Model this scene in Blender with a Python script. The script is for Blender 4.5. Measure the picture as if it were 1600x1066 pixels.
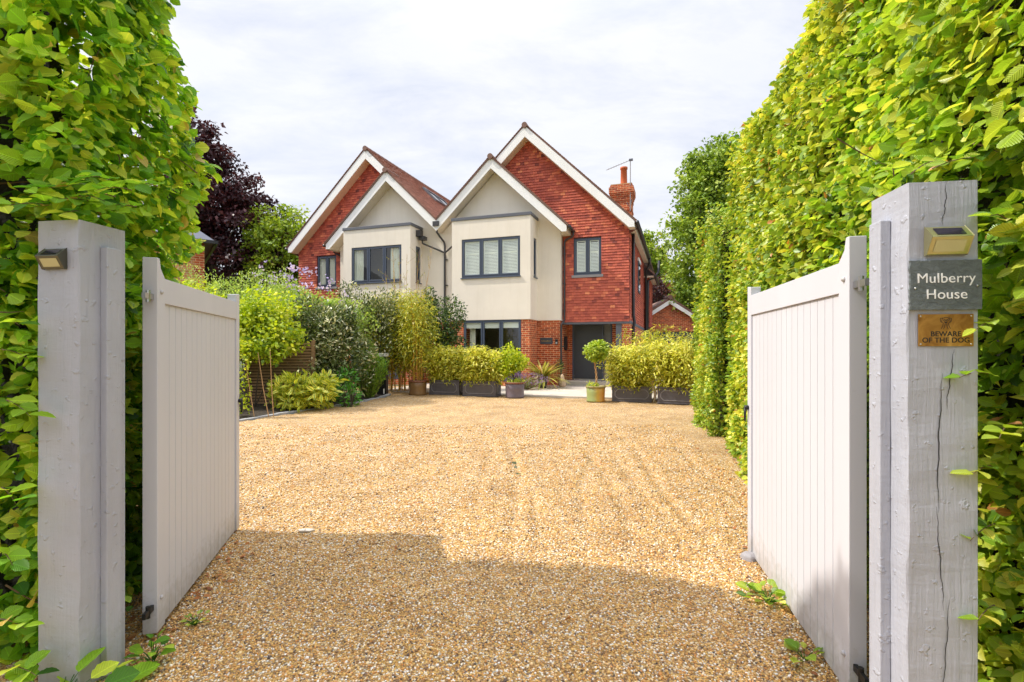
import bpy, math, random
import numpy as np
from mathutils import Vector, Matrix
R = math.radians
random.seed(7)
rng = np.random.default_rng(11)
for o in list(bpy.data.objects): bpy.data.objects.remove(o)
SC = bpy.context.scene

# ------------------------------------------------------------------ camera
cd = bpy.data.cameras.new('camera'); cam = bpy.data.objects.new('camera', cd)
SC.collection.objects.link(cam); SC.camera = cam
cam.location = (0, 0, 1.5); cam.rotation_euler = (R(90), 0, 0)
cd.sensor_width = 36; cd.lens = 790/1600*36; cd.shift_y = 13.2/1600
cd.clip_start = .05; cd.clip_end = 2000
# ------------------------------------------------------------------ sky, sun, exposure
SUN_EL = R(48); SUNH = (-.985, .085)
w = bpy.data.worlds.new('World'); SC.world = w; w.use_nodes = True
nt = w.node_tree; nt.nodes.clear()
out = nt.nodes.new('ShaderNodeOutputWorld'); bg = nt.nodes.new('ShaderNodeBackground')
sky = nt.nodes.new('ShaderNodeTexSky'); sky.sky_type = 'NISHITA'; sky.sun_disc = False
sky.sun_elevation = SUN_EL; sky.sun_rotation = math.atan2(SUNH[0], SUNH[1]); sky.dust_density = 2
tc = nt.nodes.new('ShaderNodeTexCoord'); sep = nt.nodes.new('ShaderNodeSeparateXYZ')
nt.links.new(tc.outputs['Generated'], sep.inputs[0])
add = nt.nodes.new('ShaderNodeMath'); add.operation = 'ADD'; add.inputs[1].default_value = .25
mx = nt.nodes.new('ShaderNodeMath'); mx.operation = 'MAXIMUM'; mx.inputs[1].default_value = 0
nt.links.new(sep.outputs['Z'], mx.inputs[0]); nt.links.new(mx.outputs[0], add.inputs[0])
vd = nt.nodes.new('ShaderNodeVectorMath'); vd.operation = 'DIVIDE'
cmb = nt.nodes.new('ShaderNodeCombineXYZ')
for i in range(3): nt.links.new(add.outputs[0], cmb.inputs[i])
nt.links.new(tc.outputs['Generated'], vd.inputs[0]); nt.links.new(cmb.outputs[0], vd.inputs[1])
def wnoise(scale, detail, rough, loc):
    mp = nt.nodes.new('ShaderNodeMapping'); mp.inputs['Location'].default_value = loc
    mp.inputs['Scale'].default_value = (1, 1.9, 1)
    n = nt.nodes.new('ShaderNodeTexNoise'); n.inputs['Scale'].default_value = scale
    n.inputs['Detail'].default_value = detail; n.inputs['Roughness'].default_value = rough
    n.inputs['Distortion'].default_value = .3
    nt.links.new(vd.outputs[0], mp.inputs[0]); nt.links.new(mp.outputs[0], n.inputs['Vector']); return n
n1 = wnoise(1.5, 9, .58, (3.1, 1.2, .4)); n2 = wnoise(2.2, 6, .62, (7.7, 4.1, 0))
r1 = nt.nodes.new('ShaderNodeValToRGB'); e = r1.color_ramp.elements
e[0].position = .30; e[0].color = (.86, .86, .86, 1); e[1].position = .62; e[1].color = (1, 1, 1, 1)
nt.links.new(n1.outputs[0], r1.inputs[0])
r2 = nt.nodes.new('ShaderNodeValToRGB'); e = r2.color_ramp.elements
e[0].position = .34; e[0].color = (3.95, 4.15, 4.75, 1); e[1].position = .58; e[1].color = (4.85, 4.92, 5.15, 1)
nt.links.new(n2.outputs[0], r2.inputs[0])
mix = nt.nodes.new('ShaderNodeMix'); mix.data_type = 'RGBA'
nt.links.new(r1.outputs[0], mix.inputs[0]); nt.links.new(sky.outputs[0], mix.inputs[6]); nt.links.new(r2.outputs[0], mix.inputs[7])
mr = nt.nodes.new('ShaderNodeMapRange'); mr.interpolation_type = 'SMOOTHSTEP'   # sky brightened high overhead, out of view, added to lift the ambient fill
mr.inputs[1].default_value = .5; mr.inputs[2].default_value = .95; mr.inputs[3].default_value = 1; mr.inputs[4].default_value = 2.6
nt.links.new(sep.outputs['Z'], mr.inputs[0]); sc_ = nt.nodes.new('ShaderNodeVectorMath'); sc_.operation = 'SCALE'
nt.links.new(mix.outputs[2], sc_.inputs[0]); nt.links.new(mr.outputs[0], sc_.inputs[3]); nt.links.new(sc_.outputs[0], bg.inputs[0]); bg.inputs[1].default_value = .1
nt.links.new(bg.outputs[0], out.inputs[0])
sl = bpy.data.lights.new('sun', 'SUN'); sun = bpy.data.objects.new('sun', sl); SC.collection.objects.link(sun)
sl.energy = 2.35; sl.angle = R(.9); sl.color = (1, .93, .82)
sd = Vector((SUNH[0]*math.cos(SUN_EL), SUNH[1]*math.cos(SUN_EL), math.sin(SUN_EL))).normalized()
sun.rotation_euler = sd.to_track_quat('Z', 'Y').to_euler(); sun.location = (-20, 5, 20)
vs = SC.view_settings; vs.view_transform = 'Standard'; vs.look = 'None'; vs.gamma = 1; vs.use_curve_mapping = False
vs.exposure = 1.05
SC.cycles.max_bounces = 8; SC.cycles.transparent_max_bounces = 10
SC.cycles.caustics_reflective = False; SC.cycles.caustics_refractive = False

# ------------------------------------------------------------------ helpers
def S(r, g, b):
    f = lambda c: (c/255/12.92 if c/255 <= .04045 else ((c/255+.055)/1.055)**2.4)
    return (f(r), f(g), f(b), 1)
class NT:
    def __init__(s, name):
        s.m = bpy.data.materials.new(name); s.m.use_nodes = True; s.t = s.m.node_tree
        s.b = s.t.nodes['Principled BSDF']; s.o = s.t.nodes['Material Output']
    def n(s, ty, **kw):
        x = s.t.nodes.new('ShaderNode'+ty)
        for k, v in kw.items():
            if k in x.inputs: x.inputs[k].default_value = v
            else: setattr(x, k, v)
        return x
    def l(s, a, b): s.t.links.new(a, b)
    def coord(s, scale=(1, 1, 1), kind='Object'):
        tc = s.n('TexCoord'); mp = s.n('Mapping'); mp.inputs['Scale'].default_value = scale
        s.l(tc.outputs[kind], mp.inputs[0]); return mp.outputs[0]
    def noise(s, vec, scale, detail=5, rough=.55, dist=0):
        n = s.n('TexNoise', Scale=scale, Detail=detail, Roughness=rough, Distortion=dist); s.l(vec, n.inputs['Vector']); return n.outputs[0]
    def ramp(s, fac, stops, interp='LINEAR'):
        r = s.n('ValToRGB'); r.color_ramp.interpolation = interp; e = r.color_ramp.elements
        while len(e) < len(stops): e.new(.5)
        for i, (p, c) in enumerate(stops):
            e[i].position = p; e[i].color = c if len(c) == 4 else (*c, 1)
        s.l(fac, r.inputs[0]); return r.outputs[0]
    def mix(s, a, b, fac, mode='MIX'):
        m = s.n('Mix', data_type='RGBA', blend_type=mode)
        for v, i in ((a, 6), (b, 7), (fac, 0)):
            if hasattr(v, 'links'): s.l(v, m.inputs[i])
            else: m.inputs[i].default_value = v
        return m.outputs[2]
    def math(s, op, a, b=0):
        m = s.n('Math', operation=op)
        for v, i in ((a, 0), (b, 1)):
            if hasattr(v, 'links'): s.l(v, m.inputs[i])
            else: m.inputs[i].default_value = v
        return m.outputs[0]
    def attr(s, name): return s.n('Attribute', attribute_name=name)
    def bump(s, h, dist=.005, strength=1):
        b = s.n('Bump', Distance=dist, Strength=strength); s.l(h, b.inputs['Height']); s.l(b.outputs[0], s.b.inputs['Normal'])
    def col(s, c):
        if hasattr(c, 'links'): s.l(c, s.b.inputs['Base Color'])
        else: s.b.inputs['Base Color'].default_value = c
def g3(v): return (v, v, v, 1)
def plain(name, c, rough=.5, metal=0, var=.15, scale=8, bump=0, bs=60, bdist=.002, stretch=(1, 1, 1)):
    n = NT(name); v = n.coord(stretch)
    k = n.noise(v, scale, 6, .6)
    f = n.ramp(k, [(.25, g3(1-var)), (.75, g3(1+var*.5))])
    n.col(n.mix(c, f, 1.0, 'MULTIPLY')); n.b.inputs['Roughness'].default_value = rough; n.b.inputs['Metallic'].default_value = metal
    if bump: n.bump(n.noise(v, bs, 6, .6), bdist, bump)
    return n.m
def tag(o, label=None, cat=None, group=None, kind=None):
    if label: o['label'] = label
    if cat: o['category'] = cat
    if group: o['group'] = group
    if kind: o['kind'] = kind
    return o
def empty(name, loc, rz=0, label=None, cat=None, group=None):
    o = bpy.data.objects.new(name, None); SC.collection.objects.link(o); o.empty_display_size = .2
    o.location = loc; o.rotation_euler = (0, 0, rz); return tag(o, label, cat, group)
class MB:
    def __init__(s): s.v = []; s.f = []; s.r = []; s.mi = []; s.cur = 0; s.cr = 0.; s.M = None
    def pts(s, P):
        i = len(s.v)
        s.v += [tuple(s.M @ Vector(p)) if s.M else tuple(p) for p in P]; return i
    def face(s, idx): s.f.append(tuple(idx)); s.r.append(s.cr); s.mi.append(s.cur)
    def poly(s, P): i = s.pts(P); s.face(range(i, i+len(P)))
    def hexa(s, P):  # 8 pts: bottom 4, top 4
        i = s.pts(P)
        for q in ((3, 2, 1, 0), (4, 5, 6, 7), (0, 1, 5, 4), (1, 2, 6, 5), (2, 3, 7, 6), (3, 0, 4, 7)): s.face([i+k for k in q])
    def box(s, x0, x1, y0, y1, z0, z1):
        s.hexa([(x0, y0, z0), (x1, y0, z0), (x1, y1, z0), (x0, y1, z0), (x0, y0, z1), (x1, y0, z1), (x1, y1, z1), (x0, y1, z1)])
    def fbox(s, fn, a0, a1, z0, z1, d0, d1):
        s.hexa([fn(a0, z0, d0), fn(a1, z0, d0), fn(a1, z0, d1), fn(a0, z0, d1), fn(a0, z1, d0), fn(a1, z1, d0), fn(a1, z1, d1), fn(a0, z1, d1)])
    def prism(s, poly, fn, d0, d1):  # polygon (a,z) extruded between depths
        n = len(poly); i = s.pts([fn(a, z, d0) for a, z in poly]); j = s.pts([fn(a, z, d1) for a, z in poly])
        s.face(range(i, i+n)); s.face(range(j+n-1, j-1, -1))
        for k in range(n): s.face((i+k, j+k, j+(k+1) % n, i+(k+1) % n))
    def tube(s, path, r, n=8, cap=True):
        path = [Vector(p) for p in path]; rs = r if hasattr(r, '__len__') else [r]*len(path); rings = []
        up = None
        for k, p in enumerate(path):
            d = (path[min(k+1, len(path)-1)]-path[max(k-1, 0)]).normalized()
            if up is None: up = d.orthogonal().normalized()
            a = (up-d*up.dot(d))
            a = a.normalized() if a.length > 1e-6 else d.orthogonal().normalized()
            up = a; b = d.cross(a)
            rings.append(s.pts([p+(a*math.cos(t)+b*math.sin(t))*rs[k] for t in [2*math.pi*q/n for q in range(n)]]))
        for k in range(len(rings)-1):
            for q in range(n): s.face((rings[k]+q, rings[k]+(q+1) % n, rings[k+1]+(q+1) % n, rings[k+1]+q))
        if cap: s.face(range(rings[0]+n-1, rings[0]-1, -1)); s.face(range(rings[-1], rings[-1]+n))
    def lathe(s, prof, c=(0, 0, 0), n=32):
        rings = [s.pts([(c[0]+r*math.cos(2*math.pi*q/n), c[1]+r*math.sin(2*math.pi*q/n), c[2]+z) for q in range(n)]) for r, z in prof]
        for k in range(len(rings)-1):
            for q in range(n): s.face((rings[k]+q, rings[k]+(q+1) % n, rings[k+1]+(q+1) % n, rings[k+1]+q))
        s.face(range(rings[0]+n-1, rings[0]-1, -1)); s.face(range(rings[-1], rings[-1]+n))
    def build(s, name, mat, parent=None, smooth=False, bevel=0, loc=None, rz=0):
        me = bpy.data.meshes.new(name); me.from_pydata(s.v, [], s.f); me.update()
        mats = mat if isinstance(mat, list) else [mat]
        for m in mats: me.materials.append(m)
        if len(mats) > 1: me.polygons.foreach_set('material_index', s.mi)
        a = me.attributes.new('rnd', 'FLOAT', 'FACE'); a.data.foreach_set('value', s.r)
        uv = me.uv_layers.new(name='UVMap'); co = me.vertices
        uvs = np.zeros(len(me.loops)*2); k = 0
        for p in me.polygons:
            nx, ny, nz = abs(p.normal.x), abs(p.normal.y), abs(p.normal.z)
            for li in p.loop_indices:
                c = co[me.loops[li].vertex_index].co
                if nz > .9: u, v = c.x, c.y
                elif nx > ny: u, v = c.y, c.z
                else: u, v = c.x, c.z
                uvs[2*li] = u; uvs[2*li+1] = v
        uv.data.foreach_set('uv', uvs)
        if smooth: me.polygons.foreach_set('use_smooth', [True]*len(me.polygons))
        o = bpy.data.objects.new(name, me); SC.collection.objects.link(o)
        if parent: o.parent = parent
        if loc: o.location = loc; o.rotation_euler = (0, 0, rz)
        if bevel:
            b = o.modifiers.new('bevel', 'BEVEL'); b.width = bevel; b.segments = 2; b.limit_method = 'ANGLE'
        return o
def G(y): return .17*min(max((y-4)/13, 0), 1)

# ---- leaves by numpy
def T_leaf(st, fold=.07, droop=.15, zig=0):
    V = [(0, 0, 0)]; F = []
    for k, (t, wd) in enumerate(st):
        z = -droop*t*t
        V += [(-wd, t-(.03 if zig else 0), z+fold*(wd/.35)), (0, t, z), (wd, t-(.03 if zig else 0), z+fold*(wd/.35))]
    V.append((0, 1, -droop)); n = len(st)
    F += [(0, 2, 1), (0, 3, 2)]
    for k in range(n-1):
        a = 1+3*k; b = a+3
        F += [(a, a+1, b+1), (a, b+1, b), (a+1, a+2, b+2), (a+1, b+2, b+1)]
    a = 1+3*(n-1); F += [(a, a+1, len(V)-1), (a+1, a+2, len(V)-1)]
    return np.array(V, float), np.array(F, int)
BROAD = T_leaf([(.08, .17), (.18, .27), (.25, .26), (.38, .38), (.46, .35), (.6, .37), (.67, .31), (.8, .25), (.86, .17), (.93, .10)], .10, .12)
BEECH = T_leaf([(.08, .13), (.2, .27), (.26, .25), (.4, .36), (.47, .32), (.6, .35), (.67, .28), (.79, .24), (.86, .15), (.93, .09)], .11, .10)
MID = T_leaf([(.25, .27), (.62, .27)], .07, .15)
DIA = T_leaf([(.45, .33)], .07, .1)
LONG = T_leaf([(.4, .17)], .04, .15)
BLADE = T_leaf([(.35, .085)], .02, .35)
NEEDLE = T_leaf([(.3, .03)], .01, .1)
STRAP = T_leaf([(.15, .03), (.4, .04), (.65, .035), (.85, .022)], .02, .6)
def unit(a): return a/np.maximum(np.linalg.norm(a, axis=1, keepdims=True), 1e-9)
def rv(n): return unit(rng.normal(size=(n, 3)))
def nz(P, scale, seed=0, k=7):
    g = np.random.default_rng(seed); out = np.zeros(len(P))
    for _ in range(k):
        d = g.normal(size=3); d /= np.linalg.norm(d)
        out += np.sin(P@d*scale*g.uniform(.6, 1.7)+g.uniform(0, 6.28))
    return out/math.sqrt(k)
def leaves(name, P, N, D, size, tmpl, mat, parent=None, rnd=None):
    V, F = tmpl; n = len(P); P = np.asarray(P, float)
    size = np.broadcast_to(np.asarray(size, float), (n,))
    D = unit(D); N = unit(N-(N*D).sum(1, keepdims=True)*D); B = np.cross(D, N)
    co = P[:, None, :]+size[:, None, None]*(V[None, :, 0:1]*B[:, None, :]+V[None, :, 1:2]*D[:, None, :]+V[None, :, 2:3]*N[:, None, :])
    nv = len(V); co = co.reshape(-1, 3); fc = (F[None]+(np.arange(n)*nv)[:, None, None]).reshape(-1)
    nf = len(fc)//3
    me = bpy.data.meshes.new(name); me.vertices.add(len(co)); me.vertices.foreach_set('co', co.ravel())
    me.loops.add(len(fc)); me.loops.foreach_set('vertex_index', fc)
    me.polygons.add(nf); me.polygons.foreach_set('loop_start', np.arange(nf)*3)
    try: me.polygons.foreach_set('loop_total', np.full(nf, 3))
    except Exception: pass
    me.update(calc_edges=True); me.materials.append(mat)
    me.polygons.foreach_set('use_smooth', np.ones(nf, bool))
    if rnd is None: rnd = np.clip(.5+.22*rng.normal(size=n), 0, 1)
    a = me.attributes.new('rnd', 'FLOAT', 'POINT'); a.data.foreach_set('value', np.repeat(rnd, nv))
    a = me.attributes.new('lc', 'FLOAT_VECTOR', 'POINT'); a.data.foreach_set('vector', np.tile(V, (n, 1)).ravel())
    o = bpy.data.objects.new(name, me); SC.collection.objects.link(o)
    if parent: o.parent = parent
    return o
def leafmat(name, stops, trans=.35, rough=.42, veins=0, tcol=1.25, spec=.5, centre=None):
    n = NT(name); a = n.attr('rnd')
    c = n.ramp(a.outputs['Fac'], stops)
    nb = n.noise(n.coord(), 2.2, 3)
    c = n.mix(c, n.ramp(nb, [(.3, g3(.78)), (.7, g3(1.2))]), 1.0, 'MULTIPLY')
    if veins or centre:
        lc = n.attr('lc'); sp = n.n('SeparateXYZ'); n.l(lc.outputs['Vector'], sp.inputs[0])
        ax = n.math('ABSOLUTE', sp.outputs[0])
    if centre:   # variegation: another colour along the middle or margin
        f = n.ramp(ax, [(.035, g3(1)), (.07, g3(0))]); c = n.mix(c, centre, f)
    if veins:
        t = n.math('SUBTRACT', sp.outputs[1], n.math('MULTIPLY', ax, .8))
        sn = n.math('SINE', n.math('MULTIPLY', t, 62))
        vf = n.ramp(n.math('ADD', n.math('MULTIPLY', sn, .5), .5), [(.0, g3(1)), (.35, g3(0))])
        mid = n.ramp(ax, [(.008, g3(1)), (.03, g3(0))])
        lf = n.math('MAXIMUM', n.math('MULTIPLY', vf, .22), mid)
        c = n.mix(c, n.mix(c, g3(1.4), 1.0, 'MULTIPLY'), lf)
        bmp = n.n('Bump', Distance=.003, Strength=.6); n.l(sn, bmp.inputs['Height']); n.l(bmp.outputs[0], n.b.inputs['Normal'])
    n.col(c); n.b.inputs['Roughness'].default_value = rough; n.b.inputs['Specular IOR Level'].default_value = spec
    tr = n.n('BsdfTranslucent'); n.l(n.mix(c, (tcol*1.05, tcol, tcol*.6, 1), 1.0, 'MULTIPLY'), tr.inputs[0])
    ms = n.n('MixShader'); ms.inputs[0].default_value = trans
    n.l(n.b.outputs[0], ms.inputs[1]); n.l(tr.outputs[0], ms.inputs[2]); n.l(ms.outputs[0], n.o.inputs[0])
    return n.m
M = {}
# ------------------------------------------------------------------ materials
_n = NT('cream_render'); _k = _n.noise(_n.coord((1, 1, .08)), 5, 6, .65); _k2 = _n.noise(_n.coord(), .9, 4, .6)
_c = _n.mix(S(240, 231, 217), _n.ramp(_k, [(.28, (.95, .94, .92, 1)), (.5, (1, 1, 1, 1))]), 1.0, 'MULTIPLY'); _c = _n.mix(_c, _n.ramp(_k2, [(.3, g3(.93)), (.7, g3(1.03))]), 1.0, 'MULTIPLY')
_n.col(_c); _n.b.inputs['Roughness'].default_value = .85; _n.bump(_n.noise(_n.coord(), 180, 4), .002, .3); M['render'] = _n.m
M['white'] = plain('white_paint', S(248, 247, 245), .45, var=.05, scale=3)
M['soffit'] = plain('soffit_paint', S(226, 212, 190), .6, var=.06, scale=3)
M['frame'] = plain('window_grey', S(78, 88, 106), .38, var=.06, scale=5)
M['fascia'] = plain('fascia_grey', S(96, 99, 108), .5, var=.06)
M['black'] = plain('black_plastic', (.016, .016, .018, 1), .35, var=.1)
M['pipe'] = plain('dark_pipe', S(62, 60, 62), .4, var=.1)
M['door'] = plain('door_grey', S(66, 70, 76), .42, var=.05)
M['steel'] = plain('steel', (.6, .6, .6, 1), .3, 1, .05)
M['iron'] = plain('black_iron', (.02, .02, .02, 1), .5, .3, .2)
M['lead'] = plain('lead_grey', S(150, 146, 148), .6, var=.12)
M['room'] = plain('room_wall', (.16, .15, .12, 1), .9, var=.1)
M['shutter'] = plain('shutter_white', S(250, 254, 246), .5, var=.03)
M['curtain'] = plain('curtain', S(238, 238, 224), .9, var=.08, scale=4)
M['soil'] = plain('soil', (.045, .032, .02, 1), .95, var=.5, scale=20, bump=1, bs=60, bdist=.02)
M['bark'] = plain('bark', (.10, .075, .05, 1), .9, var=.35, scale=14, bump=.8, bs=25, bdist=.01)
M['twig'] = plain('twig', (.16, .105, .06, 1), .8, var=.3, scale=20)
M['cane'] = plain('cane', S(205, 160, 60), .45, var=.25, scale=12)
M['tan'] = plain('tan_stem', S(190, 150, 105), .7, var=.2)
M['terracotta'] = plain('terracotta', S(190, 96, 52), .75, var=.15)
M['mass'] = plain('dark_twig_brown', (.026, .024, .012, 1), 1, var=.6, scale=30, bump=1, bs=40, bdist=.05)  # twig brown for the light-blocking hedge cores and the fence backing
M['slatefence'] = plain('fence_wood', S(158, 126, 96), .85, var=.3, scale=3, bump=.5, bs=20, stretch=(1, 1, 14))
M['slab'] = plain('slate_roof', S(92, 96, 110), .6, var=.2, scale=5)
def glassmat():
    n = NT('window_glass'); n.t.nodes.remove(n.b)
    tr = n.n('BsdfTransparent'); tr.inputs[0].default_value = (.95, .98, .95, 1); gl = n.n('BsdfGlossy', Roughness=.02)
    fr = n.n('LayerWeight', Blend=.5); f = n.math('ADD', n.math('MULTIPLY', n.math('POWER', fr.outputs['Facing'], 4), .85), .10)
    ms = n.n('MixShader'); n.l(f, ms.inputs[0]); n.l(tr.outputs[0], ms.inputs[1]); n.l(gl.outputs[0], ms.inputs[2]); n.l(ms.outputs[0], n.o.inputs[0])
    return n.m
M['glass'] = glassmat()
def brickmat(name, c1, c2, cm):
    n = NT(name); tc = n.n('TexCoord')
    b = n.n('TexBrick'); b.inputs['Scale'].default_value = 1; b.inputs['Brick Width'].default_value = .225; b.inputs['Row Height'].default_value = .075
    b.inputs['Mortar Size'].default_value = .0075; b.inputs['Mortar Smooth'].default_value = .2; b.inputs['Bias'].default_value = 0
    b.inputs['Color1'].default_value = c1; b.inputs['Color2'].default_value = c2; b.inputs['Mortar'].default_value = cm
    n.l(tc.outputs['UV'], b.inputs['Vector'])
    k = n.noise(n.coord(), 7, 4); c = n.mix(b.outputs['Color'], n.ramp(k, [(.3, g3(.72)), (.7, g3(1.25))]), 1.0, 'MULTIPLY')
    n.col(c); n.b.inputs['Roughness'].default_value = .85
    h = n.math('ADD', n.math('MULTIPLY', b.outputs['Fac'], -1), n.math('MULTIPLY', n.noise(n.coord(), 120, 4), .3)); n.bump(h, .006, .9)
    return n.m
M['brick'] = brickmat('red_brick', S(205, 98, 52), S(150, 62, 42), S(226, 186, 140))
M['brick2'] = brickmat('yellow_brick', S(214, 150, 96), S(186, 108, 62), S(216, 190, 150))
def tilemat(name, cols, rough=.8):
    n = NT(name); a = n.attr('rnd'); c = n.ramp(a.outputs['Fac'], cols)
    k = n.noise(n.coord((1, 1, 3)), 9, 6, .65); c = n.mix(c, n.ramp(k, [(.3, g3(.8)), (.7, g3(1.15))]), 1.0, 'MULTIPLY')
    n.col(c); n.b.inputs['Roughness'].default_value = rough; n.bump(n.noise(n.coord(), 90, 4), .002, .5); return n.m
M['tile'] = tilemat('hung_tile', [(0, S(112, 56, 52)), (.3, S(176, 86, 70)), (.7, S(206, 106, 82)), (1, S(238, 148, 104))])
M['rooft'] = tilemat('roof_tile', [(0, S(128, 96, 84)), (.5, S(164, 120, 102)), (1, S(190, 144, 124))])
def woodpaint(name, c, crack=True):
    n = NT(name); v = n.coord((1, 1, .06)); g = n.noise(v, 45, 8, .65, .6)
    blob = n.noise(n.coord(), 26, 3, .5); dirt = n.noise(n.coord((1, 1, .4)), 5, 6, .6)
    cc = n.mix(c, n.ramp(dirt, [(.3, g3(.9)), (.65, g3(1.04))]), 1.0, 'MULTIPLY')
    n.col(cc); n.b.inputs['Roughness'].default_value = .5
    saw = n.noise(n.coord((.3, .3, 1)), 60, 3)
    h = n.math('ADD', n.math('MULTIPLY', g, 1.0), n.math('MULTIPLY', n.ramp(blob, [(.62, g3(0)), (.7, g3(1))]), .6))
    h = n.math('ADD', h, n.math('MULTIPLY', saw, .35)); n.bump(h, .006, .8); return n.m
M['post'] = woodpaint('post_paint', S(173, 176, 188))
M['gate'] = plain('gate_paint', S(205, 205, 213), .5, var=.05, scale=2, bump=.25, bs=50, bdist=.001, stretch=(1, 1, .08))
_m = M['gate'].node_tree   # green algae and mud splashed along the bottom edge
def splash(mat, z0, z1, col, amt):
    t = mat.node_tree; b = t.nodes['Principled BSDF']; src = b.inputs['Base Color'].links[0].from_socket
    tc = t.nodes.new('ShaderNodeTexCoord'); sp = t.nodes.new('ShaderNodeSeparateXYZ'); t.links.new(tc.outputs['Object'], sp.inputs[0])
    nz_ = t.nodes.new('ShaderNodeTexNoise'); nz_.inputs['Scale'].default_value = 22; nz_.inputs['Detail'].default_value = 8; nz_.inputs['Roughness'].default_value = .7
    t.links.new(tc.outputs['Object'], nz_.inputs['Vector'])
    mr = t.nodes.new('ShaderNodeMapRange'); mr.inputs[1].default_value = z0; mr.inputs[2].default_value = z1; mr.inputs[3].default_value = .55; mr.inputs[4].default_value = 0; t.links.new(sp.outputs[2], mr.inputs[0])
    ad = t.nodes.new('ShaderNodeMath'); ad.operation = 'ADD'; t.links.new(mr.outputs[0], ad.inputs[0]); t.links.new(nz_.outputs[0], ad.inputs[1])
    r = t.nodes.new('ShaderNodeValToRGB'); r.color_ramp.elements[0].position = .62; r.color_ramp.elements[1].position = 1.0; r.color_ramp.elements[0].color = (0, 0, 0, 1); r.color_ramp.elements[1].color = (amt, amt, amt, 1); t.links.new(ad.outputs[0], r.inputs[0])
    m = t.nodes.new('ShaderNodeMix'); m.data_type = 'RGBA'; t.links.new(r.outputs[0], m.inputs[0]); t.links.new(src, m.inputs[6]); m.inputs[7].default_value = col; t.links.new(m.outputs[2], b.inputs['Base Color'])
splash(M['gate'], .03, .30, S(140, 132, 112), .45); splash(M['post'], .0, .35, S(140, 138, 120), .4)
def gravelmat():
    n = NT('gravel'); v = n.coord()
    vo = n.n('TexVoronoi', Scale=92, Randomness=1); n.l(v, vo.inputs['Vector'])
    sp = n.n('SeparateColor'); n.l(vo.outputs['Color'], sp.inputs[0])
    c = n.ramp(sp.outputs[0], [(0, S(128, 110, 98)), (.12, S(176, 140, 104)), (.3, S(206, 160, 88)), (.5, S(224, 186, 110)), (.68, S(206, 148, 78)), (.84, S(236, 210, 158)), (.96, S(250, 244, 232))])
    big = n.noise(v, 1.6, 8, .68); c = n.mix(c, n.ramp(big, [(.32, (.74, .69, .63, 1)), (.5, (.97, .96, .95, 1)), (.68, (1.12, 1.12, 1.1, 1))]), 1.0, 'MULTIPLY')
    sp2 = n.noise(v, 34, 3, .8); c = n.mix(c, n.ramp(sp2, [(.3, (.72, .68, .62, 1)), (.48, (1, 1, 1, 1)), (.75, (1.14, 1.13, 1.1, 1))]), 1.0, 'MULTIPLY')
    gap = n.ramp(vo.outputs['Distance'], [(.3, g3(1)), (.75, g3(.42))]); c = n.mix(c, gap, 1.0, 'MULTIPLY')
    n.col(c); n.b.inputs['Roughness'].default_value = .8
    h = n.math('SUBTRACT', 1, vo.outputs['Distance']); h2 = n.math('ADD', h, n.math('MULTIPLY', n.noise(v, 14, 5), 2.5)); n.bump(h2, .009, .9)
    return n.m
M['gravel'] = gravelmat()
n = NT('gravel_stone'); a = n.attr('rnd')
n.col(n.mix(n.ramp(a.outputs['Fac'], [(0, S(88, 78, 74)), (.11, S(150, 114, 76)), (.28, S(214, 164, 92)), (.48, S(234, 192, 114)), (.68, S(212, 144, 74)), (.82, S(246, 218, 164)), (.94, S(250, 245, 236))]), n.ramp(n.noise(n.coord(), 160, 3), [(.3, g3(.8)), (.7, g3(1.12))]), 1.0, 'MULTIPLY'))
n.b.inputs['Roughness'].default_value = .6; M['stone'] = n.m
def slabmat():
    n = NT('paving'); tc = n.n('TexCoord'); b = n.n('TexBrick')
    for k, v in (('Scale', 1), ('Brick Width', .9), ('Row Height', .6), ('Mortar Size', .004)): b.inputs[k].default_value = v
    b.inputs['Color1'].default_value = S(208, 198, 184); b.inputs['Color2'].default_value = S(194, 184, 170); b.inputs['Mortar'].default_value = S(150, 138, 122)
    n.l(tc.outputs['UV'], b.inputs['Vector']); k = n.noise(n.coord(), 3, 6, .6)
    n.col(n.mix(b.outputs['Color'], n.ramp(k, [(.3, g3(.86)), (.7, g3(1.05))]), 1.0, 'MULTIPLY')); n.b.inputs['Roughness'].default_value = .6; return n.m
M['paving'] = slabmat()
M['granite'] = plain('granite_sett', S(168, 168, 170), .8, var=.2, scale=10, bump=.5)
M['ground'] = plain('earth_grass', (.06, .075, .025, 1), .95, var=.4, scale=.8, bump=.6, bs=20, bdist=.03)

# ------------------------------------------------------------------ ground
def sheet(name, xs, ys, hf, mat, kind='structure', inside=None):
    xs = np.asarray(xs); ys = np.asarray(ys); X, Y = np.meshgrid(xs, ys); Z = hf(X, Y)
    co = np.stack([X, Y, Z], -1).reshape(-1, 3); nx = len(xs); F = []
    for j in range(len(ys)-1):
        for i in range(nx-1):
            if inside is None or inside(.5*(xs[i]+xs[i+1]), .5*(ys[j]+ys[j+1])):
                a = j*nx+i; F.append((a, a+1, a+1+nx, a+nx))
    me = bpy.data.meshes.new(name); me.from_pydata(co.tolist(), [], F); me.materials.append(mat)
    me.polygons.foreach_set('use_smooth', [True]*len(F)); me.update()
    uv = me.uv_layers.new(name='UVMap'); vi = np.zeros(len(me.loops), int); me.loops.foreach_get('vertex_index', vi)
    uv.data.foreach_set('uv', co[vi][:, :2].ravel())
    o = bpy.data.objects.new(name, me); SC.collection.objects.link(o); return tag(o, kind=kind)
GV = np.vectorize(G)
ys = np.concatenate([[-300, -60, -10, 0, 4], np.arange(5, 19), [25, 60, 150, 600]])
sheet('ground', np.array([-500, -100, -20, -8, 0, 5, 10, 30, 100, 500]), ys, lambda x, y: GV(y)-.03, M['ground'])
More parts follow.
